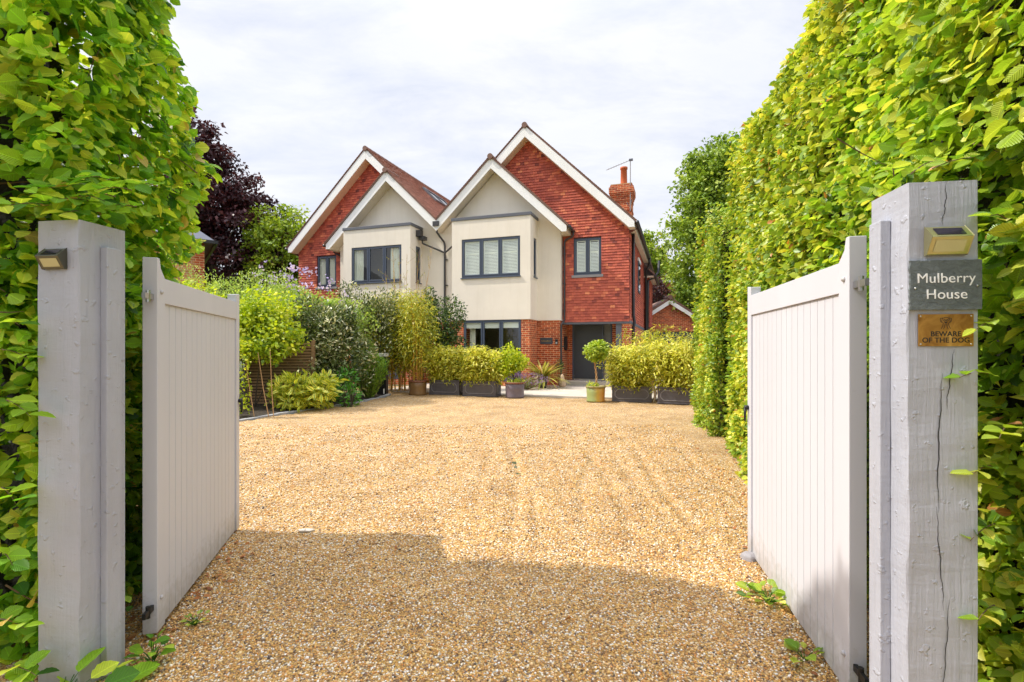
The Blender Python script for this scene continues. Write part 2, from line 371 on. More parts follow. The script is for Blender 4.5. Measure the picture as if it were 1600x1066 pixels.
KERB = [(-5.7, 6.0), (-5.55, 8.0), (-5.36, 9.97), (-5.02, 10.89), (-4.55, 11.83), (-3.98, 12.9), (-3.7, 14.2), (-3.6, 15.1)]
def kx(y):
    if y < 4.6: return -9
    for (a, b), (c, d) in zip(KERB, KERB[1:]):
        if y <= d: return a+(c-a)*max(0, (y-b))/(d-b)
    return -5.5
def gz(x, y):
    P = np.stack([x.ravel(), y.ravel(), np.zeros(x.size)], 1)
    h = .008*nz(P, 3.1, 1)+.007*nz(P, 9, 2, 12)+.006*nz(P, 24, 3, 12)
    h = h.reshape(x.shape)
    for x0, k, a in ((1.55, .06, .020), (1.32, .05, .012), (1.0, .03, .018), (.05, -.02, .018), (.22, -.05, .014), (-.25, -.03, .012), (2.2, .08, .012), (.6, .16, .014)):
        d = x-(x0+k*(y-4)+.05*np.sin(y*1.3+x0*7)); h -= a*np.exp(-(d/.05)**2)*np.clip((y-3.6)/.6, 0, 1)*np.clip((9-y)/2, 0, 1)
        h += a*.6*np.exp(-((np.abs(d)-.11)/.05)**2)*np.clip((y-3.6)/.6, 0, 1)*np.clip((9-y)/2, 0, 1)
    return GV(y)+.004+h
sheet('gravel_drive', np.concatenate([np.arange(-9, -3, .2), np.arange(-3, 4.6, .05)]), np.concatenate([np.arange(-3, 1.8, .3), np.arange(1.8, 7, .04), np.arange(7, 18.5, .12)]), gz, M['gravel'],
      inside=lambda x, y: x > kx(y))
sheet('planting_bed', np.arange(-12, -3.4, .15), np.arange(4.5, 19, .15), lambda x, y: GV(y)+.03+.015*nz(np.stack([x.ravel(), y.ravel(), 0*x.ravel()], 1), 5, 9).reshape(x.shape), M['soil'],
      inside=lambda x, y: x < kx(y)-.08 and (y < 15.2 or x < -5))
mb = MB(); prev = None
for (a, b), (c, d) in zip(KERB[1:], KERB[2:]):
    L = math.hypot(c-a, d-b); m = max(1, int(L/.2)); ang = math.atan2(d-b, c-a)
    for k in range(m):
        t = (k+.5)/m; x, y = a+(c-a)*t, b+(d-b)*t
        mb.M = Matrix.Translation((x-.05, y, G(y)))@Matrix.Rotation(ang+random.uniform(-.04, .04), 4, 'Z')
        mb.box(-L/m/2+.006, L/m/2-.006, -.05, .05, -.08, .035+random.uniform(-.006, .006))
tag(mb.build('kerb', M['granite'], bevel=.008), kind='structure')
# loose near-field stones
n_ = 120000
yy = 1.9+(9.5-1.9)*rng.random(n_)**1.9; xx = rng.uniform(-1, 1, n_)*(yy*.95+.1)
ok = (xx > np.where(yy < 4.2, -2.35, -7)) & (xx < 2.0+.1*yy)
xx, yy = xx[ok], yy[ok]; m_ = len(xx)
zz = gz(xx, yy); sz = rng.uniform(.003, .007, m_)*(1+.12*(yy-2)); sz[rng.random(m_) < .03] *= 1.5
V = np.array([(1, 0, 0), (0, 1, 0), (-1, 0, 0), (0, -1, 0), (0, 0, .8), (0, 0, -.8), (.66, .66, .35), (-.66, .66, .35), (-.66, -.66, .35), (.66, -.66, .35)])
F = np.array([(0, 6, 4), (6, 1, 4), (1, 7, 4), (7, 2, 4), (2, 8, 4), (8, 3, 4), (3, 9, 4), (9, 0, 4), (0, 5, 6), (6, 5, 1), (1, 5, 7), (7, 5, 2), (2, 5, 8), (8, 5, 3), (3, 5, 9), (9, 5, 0)])
st = leaves('gravel_stones', np.stack([xx, yy, zz+sz*.25], 1), np.array([0, 0, 1.])+.5*rng.normal(size=(m_, 3)), rng.normal(size=(m_, 3))*[1, 1, .25], sz, (V, F), M['stone'], None, rng.random(m_))
tag(st, 'loose golden and brown pebbles of the gravel drive', 'gravel', kind='stuff')

# ------------------------------------------------------------------ house pair
PHI = .322
def hw(u, p, h=0): return (u*math.cos(PHI)+p*math.sin(PHI), 18-u*math.sin(PHI)+p*math.cos(PHI), h)
MID_U = -3.218
def paving():
    mb = MB(); mb.poly([(-3, -3.13, 0), (9, -3.13, 0), (9, .99, 0), (-3, .99, 0)]); mb.poly([(4.7, .99, 0), (10.2, .99, 0), (10.2, 12, 0), (4.7, 12, 0)])
    mb.poly([(-3, -3.13, 0), (-3, -3.13, -.2), (9, -3.13, -.2), (9, -3.13, 0)])
    o = mb.build('paving', M['paving'], loc=hw(MID_U+3.6, 0, .175), rz=-PHI); o.location = hw(-.6, 0, .185); return tag(o, kind='structure')
def wall(mb, fn, a0, a1, z0, z1, holes, rev=.1):
    xs = sorted({a0, a1, *[h[0] for h in holes], *[h[1] for h in holes]}); zs = sorted({z0, z1, *[h[2] for h in holes], *[h[3] for h in holes]})
    for i in range(len(xs)-1):
        for j in range(len(zs)-1):
            cx, cz = (xs[i]+xs[i+1])/2, (zs[j]+zs[j+1])/2
            if any(h[0] < cx < h[1] and h[2] < cz < h[3] for h in holes): continue
            mb.poly([fn(xs[i], zs[j], 0), fn(xs[i+1], zs[j], 0), fn(xs[i+1], zs[j+1], 0), fn(xs[i], zs[j+1], 0)])
    for h in holes:
        a, b, c, d = h
        for p, q in (((a, c), (a, d)), ((a, d), (b, d)), ((b, d), (b, c)), ((b, c), (a, c))):
            mb.poly([fn(p[0], p[1], 0), fn(q[0], q[1], 0), fn(q[0], q[1], rev), fn(p[0], p[1], rev)])
def window(parent, fn, a0, a1, z0, z1, nl, fill=None, depth=.75, sill=None, room=True):
    """frame part with pane, blind or curtain, and the room behind it as sub-parts"""
    fr = MB(); e = .045
    D0, D1 = .03, .10
    for q in ((a0, a0+e, z0, z1), (a1-e, a1, z0, z1), (a0+e, a1-e, z0, z0+e+.02), (a0+e, a1-e, z1-e, z1)): fr.fbox(fn, *q, D0, D1)
    W = (a1-a0-2*e)/nl; cells = []
    for k in range(nl):
        l, r = a0+e+k*W, a0+e+(k+1)*W
        if k: fr.fbox(fn, l-.02, l+.02, z0+e+.02, z1-e, D0+.004, D1-.004)
        c0, c1 = l+(.02 if k else 0), r-(.02 if k < nl-1 else 0); zz0, zz1 = z0+e+.02, z1-e; s = .048
        for q in ((c0, c0+s, zz0, zz1), (c1-s, c1, zz0, zz1), (c0+s, c1-s, zz0, zz0+s), (c0+s, c1-s, zz1-s, zz1)): fr.fbox(fn, *q, D0-.014, D1-.02)
        cells.append((c0+s, c1-s, zz0+s, zz1-s))
    if sill: fr.fbox(fn, a0-.03, a1+.03, z0-.035, z0, -.05, .09)
    w = fr.build('window', M['frame'], parent, bevel=.004)
    g = MB()
    for c in cells: g.poly([fn(c[0], c[2], .05), fn(c[1], c[2], .05), fn(c[1], c[3], .05), fn(c[0], c[3], .05)])
    g.build('pane', M['glass'], w)
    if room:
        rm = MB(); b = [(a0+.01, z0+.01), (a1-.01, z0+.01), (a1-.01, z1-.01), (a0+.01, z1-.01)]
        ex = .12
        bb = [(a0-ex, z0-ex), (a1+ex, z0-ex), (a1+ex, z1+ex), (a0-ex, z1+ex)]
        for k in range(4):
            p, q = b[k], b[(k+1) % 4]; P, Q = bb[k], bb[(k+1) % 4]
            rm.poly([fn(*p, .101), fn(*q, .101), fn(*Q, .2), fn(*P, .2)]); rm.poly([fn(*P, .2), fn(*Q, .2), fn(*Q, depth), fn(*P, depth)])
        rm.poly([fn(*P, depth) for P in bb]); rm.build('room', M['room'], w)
    if fill == 'blind':
        bl = MB()
        for c in cells:
            c0, c1, y0, y1 = c; c0 += .01; c1 -= .01; t = .035
            for q in ((c0, c0+t, y0, y1), (c1-t, c1, y0, y1), (c0+t, c1-t, y0, y0+t), (c0+t, c1-t, y1-t, y1), (c0+t, c1-t, y0+.62*(y1-y0), y0+.62*(y1-y0)+.04)): bl.fbox(fn, *q, .07, .095)
            z = y0+t+.03
            while z < y1-t-.02:
                bl.poly([fn(c0+t, z-.021, .068), fn(c1-t, z-.021, .068), fn(c1-t, z+.024, .088), fn(c0+t, z+.024, .088)]); z += .052
        bl.build('blind', M['shutter'], w)
    if fill == 'curtain':
        for (s0, s1) in ((a0+.02, a0+.02+.24*(a1-a0)), (a1-.02-.2*(a1-a0), a1-.02)) if nl > 2 else ((a0+.02, a0+.45*(a1-a0)), (a0+.52*(a1-a0), a1-.02)):
            cu = MB(); N = 26; i0 = 0
            for k in range(N+1):
                t = k/N; d = .13+.025*math.sin(t*26); a = s0+(s1-s0)*t
                cu.pts([fn(a, z0, d), fn(a+.02*math.sin(t*9), (z0+z1)/2, d+.01), fn(a, z1, d)])
            for k in range(N):
                for j in (0, 1): cu.face((i0+3*k+j, i0+3*k+3+j, i0+3*k+4+j, i0+3*k+1+j))
            cu.build('curtain', M['curtain'], w, smooth=True)
    if fill == 'roller':
        bl = MB()
        for c in cells: bl.fbox(fn, c[0]-.01, c[1]+.01, c[3]-.2, c[3], .07, .08)
        bl.build('blind', M['shutter'], w)
        cu = MB(); s0, s1 = cells[0][0]+.08, cells[0][0]+.3; N = 12
        for k in range(N):
            t0, t1 = k/N, (k+1)/N
            cu.poly([fn(s0+(s1-s0)*t0, z0, .22+.02*math.sin(t0*20)), fn(s0+(s1-s0)*t1, z0, .22+.02*math.sin(t1*20)), fn(s0+(s1-s0)*t1, z1, .22+.02*math.sin(t1*20)), fn(s0+(s1-s0)*t0, z1, .22+.02*math.sin(t0*20))])
        cu.build('curtain', M['curtain'], w)
    return w
def tiles(mb, O, U, Vv, N, vl, iv, gauge=.1, wd=.165, lift=None, thick=.022, kick=None):
    """plain tiles, course by course; iv(v) gives the intervals along U to cover"""
    O, U, Vv, N = map(Vector, (O, U, Vv, N)); j = 0
    while (j+1)*gauge <= vl+.02:
        v = j*gauge
        for (a, b) in iv(v+gauge/2):
            k = math.floor(a/wd-(j % 2)*.5)
            while True:
                s0 = (k+(j % 2)*.5)*wd; s1 = s0+wd; k += 1
                if s0 >= b: break
                p, q = max(s0, a), min(s1, b)
                if q-p < .02: continue
                p += .0015; q -= .0015; jt = random.uniform(-.004, .004); jn = random.uniform(0, .006); tl = random.uniform(-.003, .003)
                kk = [kick(x, v) if kick else 0 for x in (p, q)]
                lo = thick+.006+jn; hi = .006
                A = O+U*p+Vv*(v+jt-tl+kk[0])+N*lo; B = O+U*q+Vv*(v+jt+tl+kk[1])+N*lo
                C = O+U*q+Vv*(v+gauge+.012+kk[1])+N*hi; D = O+U*p+Vv*(v+gauge+.012+kk[0])+N*hi
                mb.cr = min(1, max(0, random.gauss(.5, .19)))
                mb.poly([A, B, C, D]); mb.poly([A-N*thick, B-N*thick, B, A]); mb.poly([B-N*thick, C-N*.004, C, B]); mb.poly([A, D, D-N*.004, A-N*thick])
        j += 1
SK = .9645; SO = .949; KM = .965
H0 = 6.46; UM = 3.44; US = 2.236; HM = H0+SK*UM; HS = H0+SK*US
def house(s, root):
    X = lambda a: s*a
    ff = lambda P: (lambda a, z, d: (s*a, P+d, z))
    cheek = lambda X0, sg: (lambda a, z, d: (s*(X0-sg*d), a, z))
    # --- cream walls
    w = MB()
    wall(w, ff(0), .87, 3.90, 2.57, 6.24, [(1.261, 3.521, 4.12, 5.54)])
    wall(w, cheek(3.90, 1), 0, .95, 2.57, 6.24, [(.42, .8, 4.12, 5.54)]); wall(w, cheek(.87, -1), 0, .95, 2.57, 6.24, [(.42, .8, 4.12, 5.54)])
    w.poly([(X(.87), 0, 2.57), (X(3.9), 0, 2.57), (X(3.9), .95, 2.57), (X(.87), .95, 2.57)])
    f = ff(.95); top = lambda a: (H0+SK*a if a < US else HS-SO*(a-US))-.3
    w.poly([f(0, 2.57, 0), f(4.77, 2.57, 0), f(4.77, top(4.77), 0), f(US, top(US), 0), f(0, top(0), 0)])
    w.poly([(X(4.77), .95, 2.57), (X(4.77), 1.29, 2.57), (X(4.77), 1.29, 6.2), (X(4.77), .95, 6.2)])
    w.poly([(X(3.9), .95, 2.57), (X(4.77), .95, 2.57), (X(4.77), 1.0, 2.57), (X(3.9), 1.0, 2.57)]); w.poly([(X(0), .95, 2.57), (X(.87), .95, 2.57), (X(.87), 1.0, 2.57), (X(0), 1.0, 2.57)])
    w.build('rendered_wall', M['render'], root)
    # --- flat roof with grey edge
    fl = MB(); fl.box(min(X(.84), X(3.93)), max(X(.84), X(3.93)), -.03, .94, 6.24, 6.355); fl.build('bay_roof', M['fascia'], root, bevel=.006)
    # --- brick lower storey
    b = MB(); b.prism([(.87, 0), (1.33, 0), (1.33, 2.569), (.87, 2.569)], ff(.025), 0, .93); b.prism([(3.55, 0), (3.88, 0), (3.88, 2.569), (3.55, 2.569)], ff(.025), 0, .96)
    b.prism([(1.33, 0), (3.55, 0), (3.55, .35), (1.33, .35)], ff(.03), 0, .12)
    b.prism([(0, 0), (.87, 0), (.87, 2.568), (0, 2.568)], ff(.975), 0, .2); b.prism([(3.88, 0), (4.75, 0), (4.75, 2.568), (3.88, 2.568)], ff(.975), 0, 1.24)
    b.prism([(4.75, 0), (4.94, 0), (4.94, 2.5), (4.75, 2.5)], ff(2.2), 0, .3); b.prism([(6.47, 0), (7.0, 0), (7.0, 2.5), (6.47, 2.5)], ff(2.2), 0, .3)
    b.prism([(6.92, 0), (7.22, 0), (7.22, 2.42), (6.92, 2.42)], ff(1.28), 0, .45)
    b.prism([(7.0, 0), (7.215, 0), (7.215, 2.5), (7.0, 2.5)], ff(1.75), 0, 12)
    b.build('brick_wall', M['brick'], root)
    # porch: beam, pillar, ceiling, step
    p = MB(); p.prism([(4.79, 2.42), (7.23, 2.42), (7.23, 2.53), (4.79, 2.53)], ff(1.235), 0, .2); p.prism([(7.05, 2.42), (7.235, 2.42), (7.235, 2.53), (7.05, 2.53)], ff(1.437), 0, 7)
    p.prism([(6.71, .3), (6.915, .3), (6.915, 2.418), (6.71, 2.418)], ff(1.29), 0, .18); p.build('porch_beam', M['fascia'], root, bevel=.005)
    p = MB(); p.prism([(4.76, 2.5), (7.05, 2.5), (7.05, 2.56), (4.76, 2.56)], ff(1.44), 0, 1); p.build('porch_ceiling', M['soffit'], root)
    p = MB(); p.prism([(4.4, 0), (7.1, 0), (7.1, .33), (4.4, .33)], ff(.99 if False else 1.0), 0.42, 1.2); p.build('doorstep', M['paving'], root, bevel=.008)
    # --- tile hanging
    t = MB(); bk = MB()
    outer = lambda h: min(7.19, UM+(HM-h)/KM); inn = lambda h: (4.78 if h < 5.9 else max(UM-(HM-h)/SK, min(4.78, US+(HS-h)/SO-.35 if h < HS+.3 else 0)))
    hole = (5.19, 6.20, 4.11, 5.57)
    def iv(v):
        h = 2.5+v; a, c = inn(h), outer(h)
        if a >= c: return []
        if hole[2] < h < hole[3]: r = [(a, hole[0]), (hole[1], c)]
        else: r = [(a, c)]
        return r if s > 0 else [(-y, -x) for x, y in r][::-1]
    kick = lambda x, v: .07*max(0, 1-abs(outer(2.5+v)-abs(x))/.8)**2 if v > 3.4 else 0
    tiles(t, (0, 1.25, 2.5), (1, 0, 0), (0, 0, 1), (0, -1, 0), 7.1, iv, kick=kick)
    f = ff(1.25); wall(bk, f, 4.77, 7.19, 2.5, 5.62, [(5.19, 6.20, 4.12, 5.57)], .1)
    bk.poly([f(4.3, 5.62, 0), f(7.19, 5.62, 0), f(UM+(HM-5.8)/KM-.1, 5.75, 0), f(UM, HM-.2, 0), f(UM-1.4, HM-.2-1.4*SK, 0), f(UM-1.4, 7, 0)])
    if s > 0:
        tiles(t, (7.19, 1.25, 2.5), (0, 1, 0), (0, 0, 1), (1, 0, 0), 3.2, lambda v: [(0, 7.25)])
        bk.poly([(7.19, 1.25, 2.5), (7.19, 8.5, 2.5), (7.19, 8.5, 5.8), (7.19, 1.25, 5.8)])
        bk.box(6.0, 7.45, 8.5, 11, 0, 5.1)
        tiles(t, (7.46, 8.5, 2.6), (0, 1, 0), (0, 0, 1), (1, 0, 0), 2.4, lambda v: [(0, 2.5)])
        tiles(t, (7.19, 8.49, 2.6), (1, 0, 0), (0, 0, 1), (0, -1, 0), 2.4, lambda v: [(0, .27)])
    else: bk.poly([(-7.19, 1.25, 0), (-7.19, 13, 0), (-7.19, 13, 5.8), (-7.19, 1.25, 5.8)])
    bk.box(min(X(4.7), X(7.1)), max(X(4.7), X(7.1)), 13, 13.2, 0, 5.7)
    t.build('tile_hanging', M['tile'], root); bk.build('wall', M['tile'], root)
    # --- roofs
    rt = MB(); LEN = 13.5; th = .07
    def slab(a0, z0, a1, z1, p0, p1):
        rt.hexa([(X(a0), p0, z0), (X(a1), p0, z1), (X(a1), p1, z1), (X(a0), p1, z0), (X(a0), p0, z0+th), (X(a1), p0, z1+th), (X(a1), p1, z1+th), (X(a0), p1, z0+th)])
    slab(.0, H0, UM, HM, .82, LEN); slab(UM, HM, 7.46, HM-KM*(7.46-UM), .82, LEN)
    slab(.0, H0, US, HS, .40, .8199); slab(US, HS, 5.17, HS-SO*(5.17-US), .40, 1.24)
    # tile courses over the slabs
    def rtiles(a0, z0, a1, z1, y0, y1, r=lambda v: None):
        L = math.hypot(a1-a0, z1-z0); V = Vector((X(a1-a0)/L, 0, (z1-z0)/L)); N = V.cross(Vector((0, 1, 0)))
        if N.z < 0: N = -N
        tiles(rt, (X(a0), 0, z0+th), (0, 1, 0), V, N, L, r if r(0) else (lambda v: [(y0, y1)]), thick=.014)
    lim = math.hypot(US, HS-H0)
    rtiles(0, H0, UM, HM, .82, LEN, lambda v: [(.39, LEN)] if v < lim else [(.8, LEN)])
    rtiles(5.17, HS-SO*(5.17-US), US, HS, .39, 1.24)
    rtiles(7.46, HM-KM*(7.46-UM), UM, HM, .8, LEN)
    roof = rt.build('roof', M['rooft'], root)
    for a, z, p0, p1 in ((UM, HM, .76, LEN), (US, HS, .35, 1.3)):
        y = p0; rc = MB()
        while y < p1:
            y2 = min(p1, y+.3); rc.tube([(X(a), y, z+.02), (X(a), y2+.012, z+.02)], [.105, .096], 14); y += .3
        rc.build('ridge_cap', M['rooft'], roof, smooth=False)
    # --- bargeboards and soffits
    bd = .40
    def barge(am, hm, ai, si, ao, so, p0, p1, low, inlow):
        f = ff(p0); m = MB(); zo = hm-so*(ao-am)
        z_in = hm-si*(am-ai)
        outer_p = [(am, hm), (ao, zo-.02), (ao, low), (am+(hm-bd-low)/so, low), (am, hm-bd)]
        inner_p = [(am, hm), (am, hm-bd), (ai, z_in-bd), (ai, z_in)]
        m.prism(outer_p, f, 0, .035); m.prism(inner_p, f, 0, .035)
        m.build('bargeboard', M['white'], root, bevel=.004)
        m = MB(); m.prism([(x, z-.004 if i in (0,) else z) for i, (x, z) in enumerate(outer_p)], f, .036, p1-p0)
        m.prism(inner_p, f, .036, p1-p0); m.build('soffit', M['soffit'], root)
    barge(UM, HM, .0, SK, 7.40, KM, .82, 1.245, 5.74, 0)
    barge(US, HS, .0, SK, 5.10, SO, .434, .945, 5.67, 0)
    m = MB(); zo = HM-KM*(7.40-UM)
    m.prism([(7.2, 5.74), (7.4, 5.74), (7.4, zo-.02), (7.2, zo+.15)], ff(1.25), 0, (7.25 if s > 0 else 11)); m.build('soffit', M['soffit'], root)
    m = MB(); m.prism([(4.78, 5.67), (5.1, 5.67), (5.1, HS-SO*(5.1-US)-.02), (4.78, HS-SO*(4.78-US)-.02)], ff(.945), 0, .3); m.build('soffit', M['soffit'], root)
    # --- windows
    window(root, ff(0), 1.261, 3.521, 4.12, 5.54, 3, 'blind' if s > 0 else 'curtain', sill=1, depth=.9)
    window(root, cheek(3.90, 1), .42, .8, 4.12, 5.54, 1, None, sill=1, room=False); window(root, cheek(.87, -1), .42, .8, 4.12, 5.54, 1, None, sill=1, room=False)
    window(root, ff(1.25), 5.19, 6.20, 4.22, 5.57, 2, 'blind' if s > 0 else 'curtain')
    m = MB(); m.fbox(ff(1.25), 5.12, 6.27, 4.12, 4.215, -.045, .09); m.build('sill', M['lead'], root, bevel=.006)
    if s > 0: window(root, ff(0), 1.33, 3.55, .36, 2.565, 3, 'roller', depth=2.2)
    else: m = MB(); m.prism([(1.33, .36), (3.55, .36), (3.55, 2.568), (1.33, 2.568)], ff(.05), 0, .1); m.build('window', M['frame'], root)
    # --- gutters and pipes
    gt = MB(); zo = HM-KM*(7.46-UM)
    gt.tube([(X(7.5), .80, zo+.0), (X(7.5), 8.4 if s > 0 else 13, zo+.0)], .06, 10); gt.tube([(X(5.2), .42, HS-SO*(5.17-US)), (X(5.2), 1.22, HS-SO*(5.17-US))], .055, 10)
    gt.build('gutter', M['pipe'], root, smooth=True)
    dp = MB(); zs = HS-SO*(5.17-US)
    dp.tube([(X(5.2), 1.1, zs-.03), (X(5.2), 1.1, zs-.16), (X(5.14), 1.13, zs-.22), (X(4.90), 1.17, zs-.32), (X(4.86), 1.17, zs-.42), (X(4.86), 1.17, 2.6), (X(4.86), 1.0 if s > 0 else 1.1, 2.5), (X(4.80), .9, 2.4), (X(4.80), .9, .1)], .036, 10)
    for z in (5.0, 3.9, 2.9, 1.6, .8): dp.box(X(4.86)-.05, X(4.86)+.05, (1.13 if z > 2.6 else .86), (1.22 if z > 2.6 else .97), z, z+.03)
    dp.build('downpipe', M['pipe'], root, smooth=False)

rootR = empty('semi_detached_house', hw(MID_U, 0), -PHI, 'right-hand house with chimney, grey front door and shuttered bay window', 'house', 'pair of semi-detached houses')
rootL = empty('semi_detached_house', hw(MID_U, 0), -PHI, 'left-hand mirrored house with curtained bay window and skylight in its brown roof', 'house', 'pair of semi-detached houses')
house(1, rootR); house(-1, rootL); paving()
# door, sidelight
m = MB(); m.box(4.94, 5.0, 2.2, 2.3, .33, 2.5); m.box(6.41, 6.47, 2.2, 2.3, .33, 2.5); m.box(5.0, 6.41, 2.2, 2.3, 2.44, 2.5); m.box(6.08, 6.13, 2.2, 2.3, .33, 2.44)
dr = m.build('door_frame', M['frame'], rootR, bevel=.004)
m = MB(); m.box(5.003, 6.077, 2.225, 2.28, .38, 2.437)
for k in range(1, 6): m.box(5.01, 6.07, 2.2235, 2.2245, .38+k*.34, .386+k*.34)
d = m.build('door', M['door'], rootR); m = MB(); m.tube([(5.98, 2.17, .9), (5.98, 2.17, 1.8)], .014, 8); m.tube([(5.98, 2.17, 1.0), (5.98, 2.23, 1.0)], .008); m.tube([(5.98, 2.17, 1.7), (5.98, 2.23, 1.7)], .008); m.build('handle', M['steel'], d, smooth=True)
m = MB(); m.box(5.0, 6.08, 2.18, 2.222, .335, .375); m.build('threshold', M['steel'], rootR)
m = MB(); m.poly([(6.13, 2.24, .33), (6.41, 2.24, .33), (6.41, 2.24, 2.44), (6.13, 2.24, 2.44)]); m.build('sidelight', M['glass'], rootR)
m = MB(); m.poly([(4.9, 2.35, .3), (6.5, 2.35, .3), (6.5, 2.35, 2.5), (4.9, 2.35, 2.5)]); m.build('hall_wall', M['lead'], rootR)
m = MB(); m.lathe([(.0, 0), (.05, 0), (.05, .03), (0, .03)], (6.12, 2.1, 2.465), 16); m.build('porch_lamp', M['white'], rootR)
# rear block: eave, roof
m = MB(); m.box(7.2, 7.68, 8.2, 11.4, 5.0, 5.06); m.build('soffit', M['soffit'], rootR)
m = MB(); m.hexa([(7.75, 8.15, 5.06), (7.75, 11.45, 5.06), (6, 11.45, 6.7), (6, 8.15, 6.7), (7.75, 8.15, 5.14), (7.75, 11.45, 5.14), (6, 11.45, 6.8), (6, 8.15, 6.8)]); m.build('rear_roof', M['rooft'], rootR)
m = MB(); m.tube([(7.78, 8.1, 5.05), (7.78, 11.45, 5.05)], .06, 8); m.build('gutter', M['pipe'], rootR)
m = MB(); m.tube([(7.27, 1.9, 5.73), (7.27, 1.9, 2.75), (7.32, 1.85, 2.5), (7.28, 1.8, 2.3), (7.28, 1.8, .2)], .055, 10)
m.build('downpipe', M['black'], rootR, smooth=True); m = MB(); m.tube([(7.5, 7.9, 5.9), (7.5, 7.9, 5.6), (7.32, 8.2, 5.3), (7.32, 8.3, 2.5), (7.32, 8.3, .2)], .05, 8); m.build('downpipe', M['black'], rootR, smooth=True); m = MB(); m.tube([(7.9, 9, 5.9), (7.86, 9, 5.35), (7.7, 8.8, 5.05), (7.4, 8.4, 4.85), (7.36, 8.35, 1)], .06, 8)
m.build('downpipe', M['black'], rootR, smooth=True)
# side windows of right house
sf = lambda a, z, d: (7.19-d+.012, a, z)
m = MB(); m.fbox(sf, 4.6, 5.6, 3.9, 5.2, -.05, -.01); m.build('side_window', M['frame'], rootR)
m = MB(); m.fbox(sf, 4.68, 5.52, 3.98, 5.12, -.055, -.051); m.build('pane', M['glass'], rootR.children[-1])
m = MB(); m.fbox(sf, 4.5, 5.7, 5.2, 5.32, -.07, -.01); m.build('lintel', M['white'], rootR)
# skylight on the left house, facing the right
def sky_pt(a, y, dn): # a from mid (negative side), on inner slope
    return Vector((-a, y, H0+SK*a+.09))+Vector((.694, 0, .72))*dn
sk = MB()
for (a0, a1, y0, y1) in ((1.95, 2.02, 4.2, 6.3), (2.58, 2.66, 4.2, 6.3), (2.02, 2.58, 4.2, 4.27), (2.02, 2.58, 6.23, 6.3), (2.02, 2.58, 5.2, 5.28)):
    sk.hexa([sky_pt(a0, y0, 0), sky_pt(a1, y0, 0), sky_pt(a1, y1, 0), sky_pt(a0, y1, 0), sky_pt(a0, y0, .09), sky_pt(a1, y0, .09), sky_pt(a1, y1, .09), sky_pt(a0, y1, .09)])
so = sk.build('skylight', M['fascia'], rootL); sk = MB(); sk.poly([sky_pt(2.02, 4.27, .06), sky_pt(2.58, 4.27, .06), sky_pt(2.58, 6.23, .06), sky_pt(2.02, 6.23, .06)])
sm = NT('skylight_glass'); sm.col((.03, .035, .04, 1)); sm.b.inputs['Roughness'].default_value = .05; sk.build('pane', sm.m, so)
# chimney
m = MB(); cx0, cx1, cy0, cy1 = 6.27, 7.05, 3.5, 4.35
m.box(cx0, cx1, cy0, cy1, 5.6, 7.45)
for z0, z1, e in ((7.05, 7.13, .02), (7.45, 7.6, .02), (7.6, 7.68, .045), (7.68, 7.76, .07), (7.76, 8.0, .095), (8.0, 8.08, .05)): m.box(cx0-e, cx1+e, cy0-e, cy1+e, z0+.001, z1)
ch = m.build('chimney', M['brick'], rootR)
m = MB(); m.box(cx0-.03, cx1+.03, cy0-.03, cy1+.03, 8.081, 8.13); m.build('flaunching', M['tan'], ch)
m = MB(); m.lathe([(.15, 0), (.135, .1), (.125, .68), (.15, .7), (.15, .78), (.11, .78), (.11, .7)], (6.72, 3.9, 8.13), 20); m.build('chimney_pot', M['terracotta'], ch, smooth=True)
# central rainwater pipe (right house)
m = MB(); y = .9
m.box(-.13, .13, .38, .62, 6.24, 6.42)
m.tube([(0, .5, 6.24), (0, .5, 6.02), (.05, .6, 5.9), (.13, .86, 5.7), (.15, .88, 5.55), (.15, .88, .2)], .04, 10)
m.tube([(.87, .55, 5.62), (.15, .88, 5.28)], .034, 8)
for z in (5.0, 4.0, 3.1): m.box(.15, .26, .88, .95, z, z+.03)
m.build('downpipe', M['pipe'], rootR)
m = MB(); m.box(-.80, -.55, .5, .75, 5.78, 5.92); m.box(-.86, -.66, .4, .62, 5.9, 6.14); m.tube([(-.68, .6, 5.78), (-.68, .6, 5.66), (-.6, .62, 5.62), (.12, .88, 5.3)], .034, 8); m.build('rainwater_hopper', M['pipe'], rootL)
# aerial (its own thing), on the chimney
ar = empty('tv_aerial', hw(MID_U+7.02, 3.44, 7.0), -PHI, 'tv aerial on a slender pole strapped to the chimney', 'aerial')
m = MB(); m.tube([(0, 0, 0), (0, 0, 2.05)], .018, 6); m.build('pole', M['lead'], ar)
m = MB(); m.tube([(.05, 0, 2.03), (-.95, 0, 1.72)], .012, 6)
for k in range(9): m.tube([(-.05-.1*k, -.1, 2.0-.031*k), (-.05-.1*k, .1, 2.0-.031*k)], .005, 4)
m.build('antenna', M['lead'], ar); m = MB(); m.box(-.05, .1, -.03, .03, 1.98, 2.06); m.build('clamp', M['fascia'], ar); m = MB(); m.tube([(-.14, .05, .35), (0, 0, .1), (.05, .05, .45)], .015, 5); m.build('bracket', M['fascia'], ar)
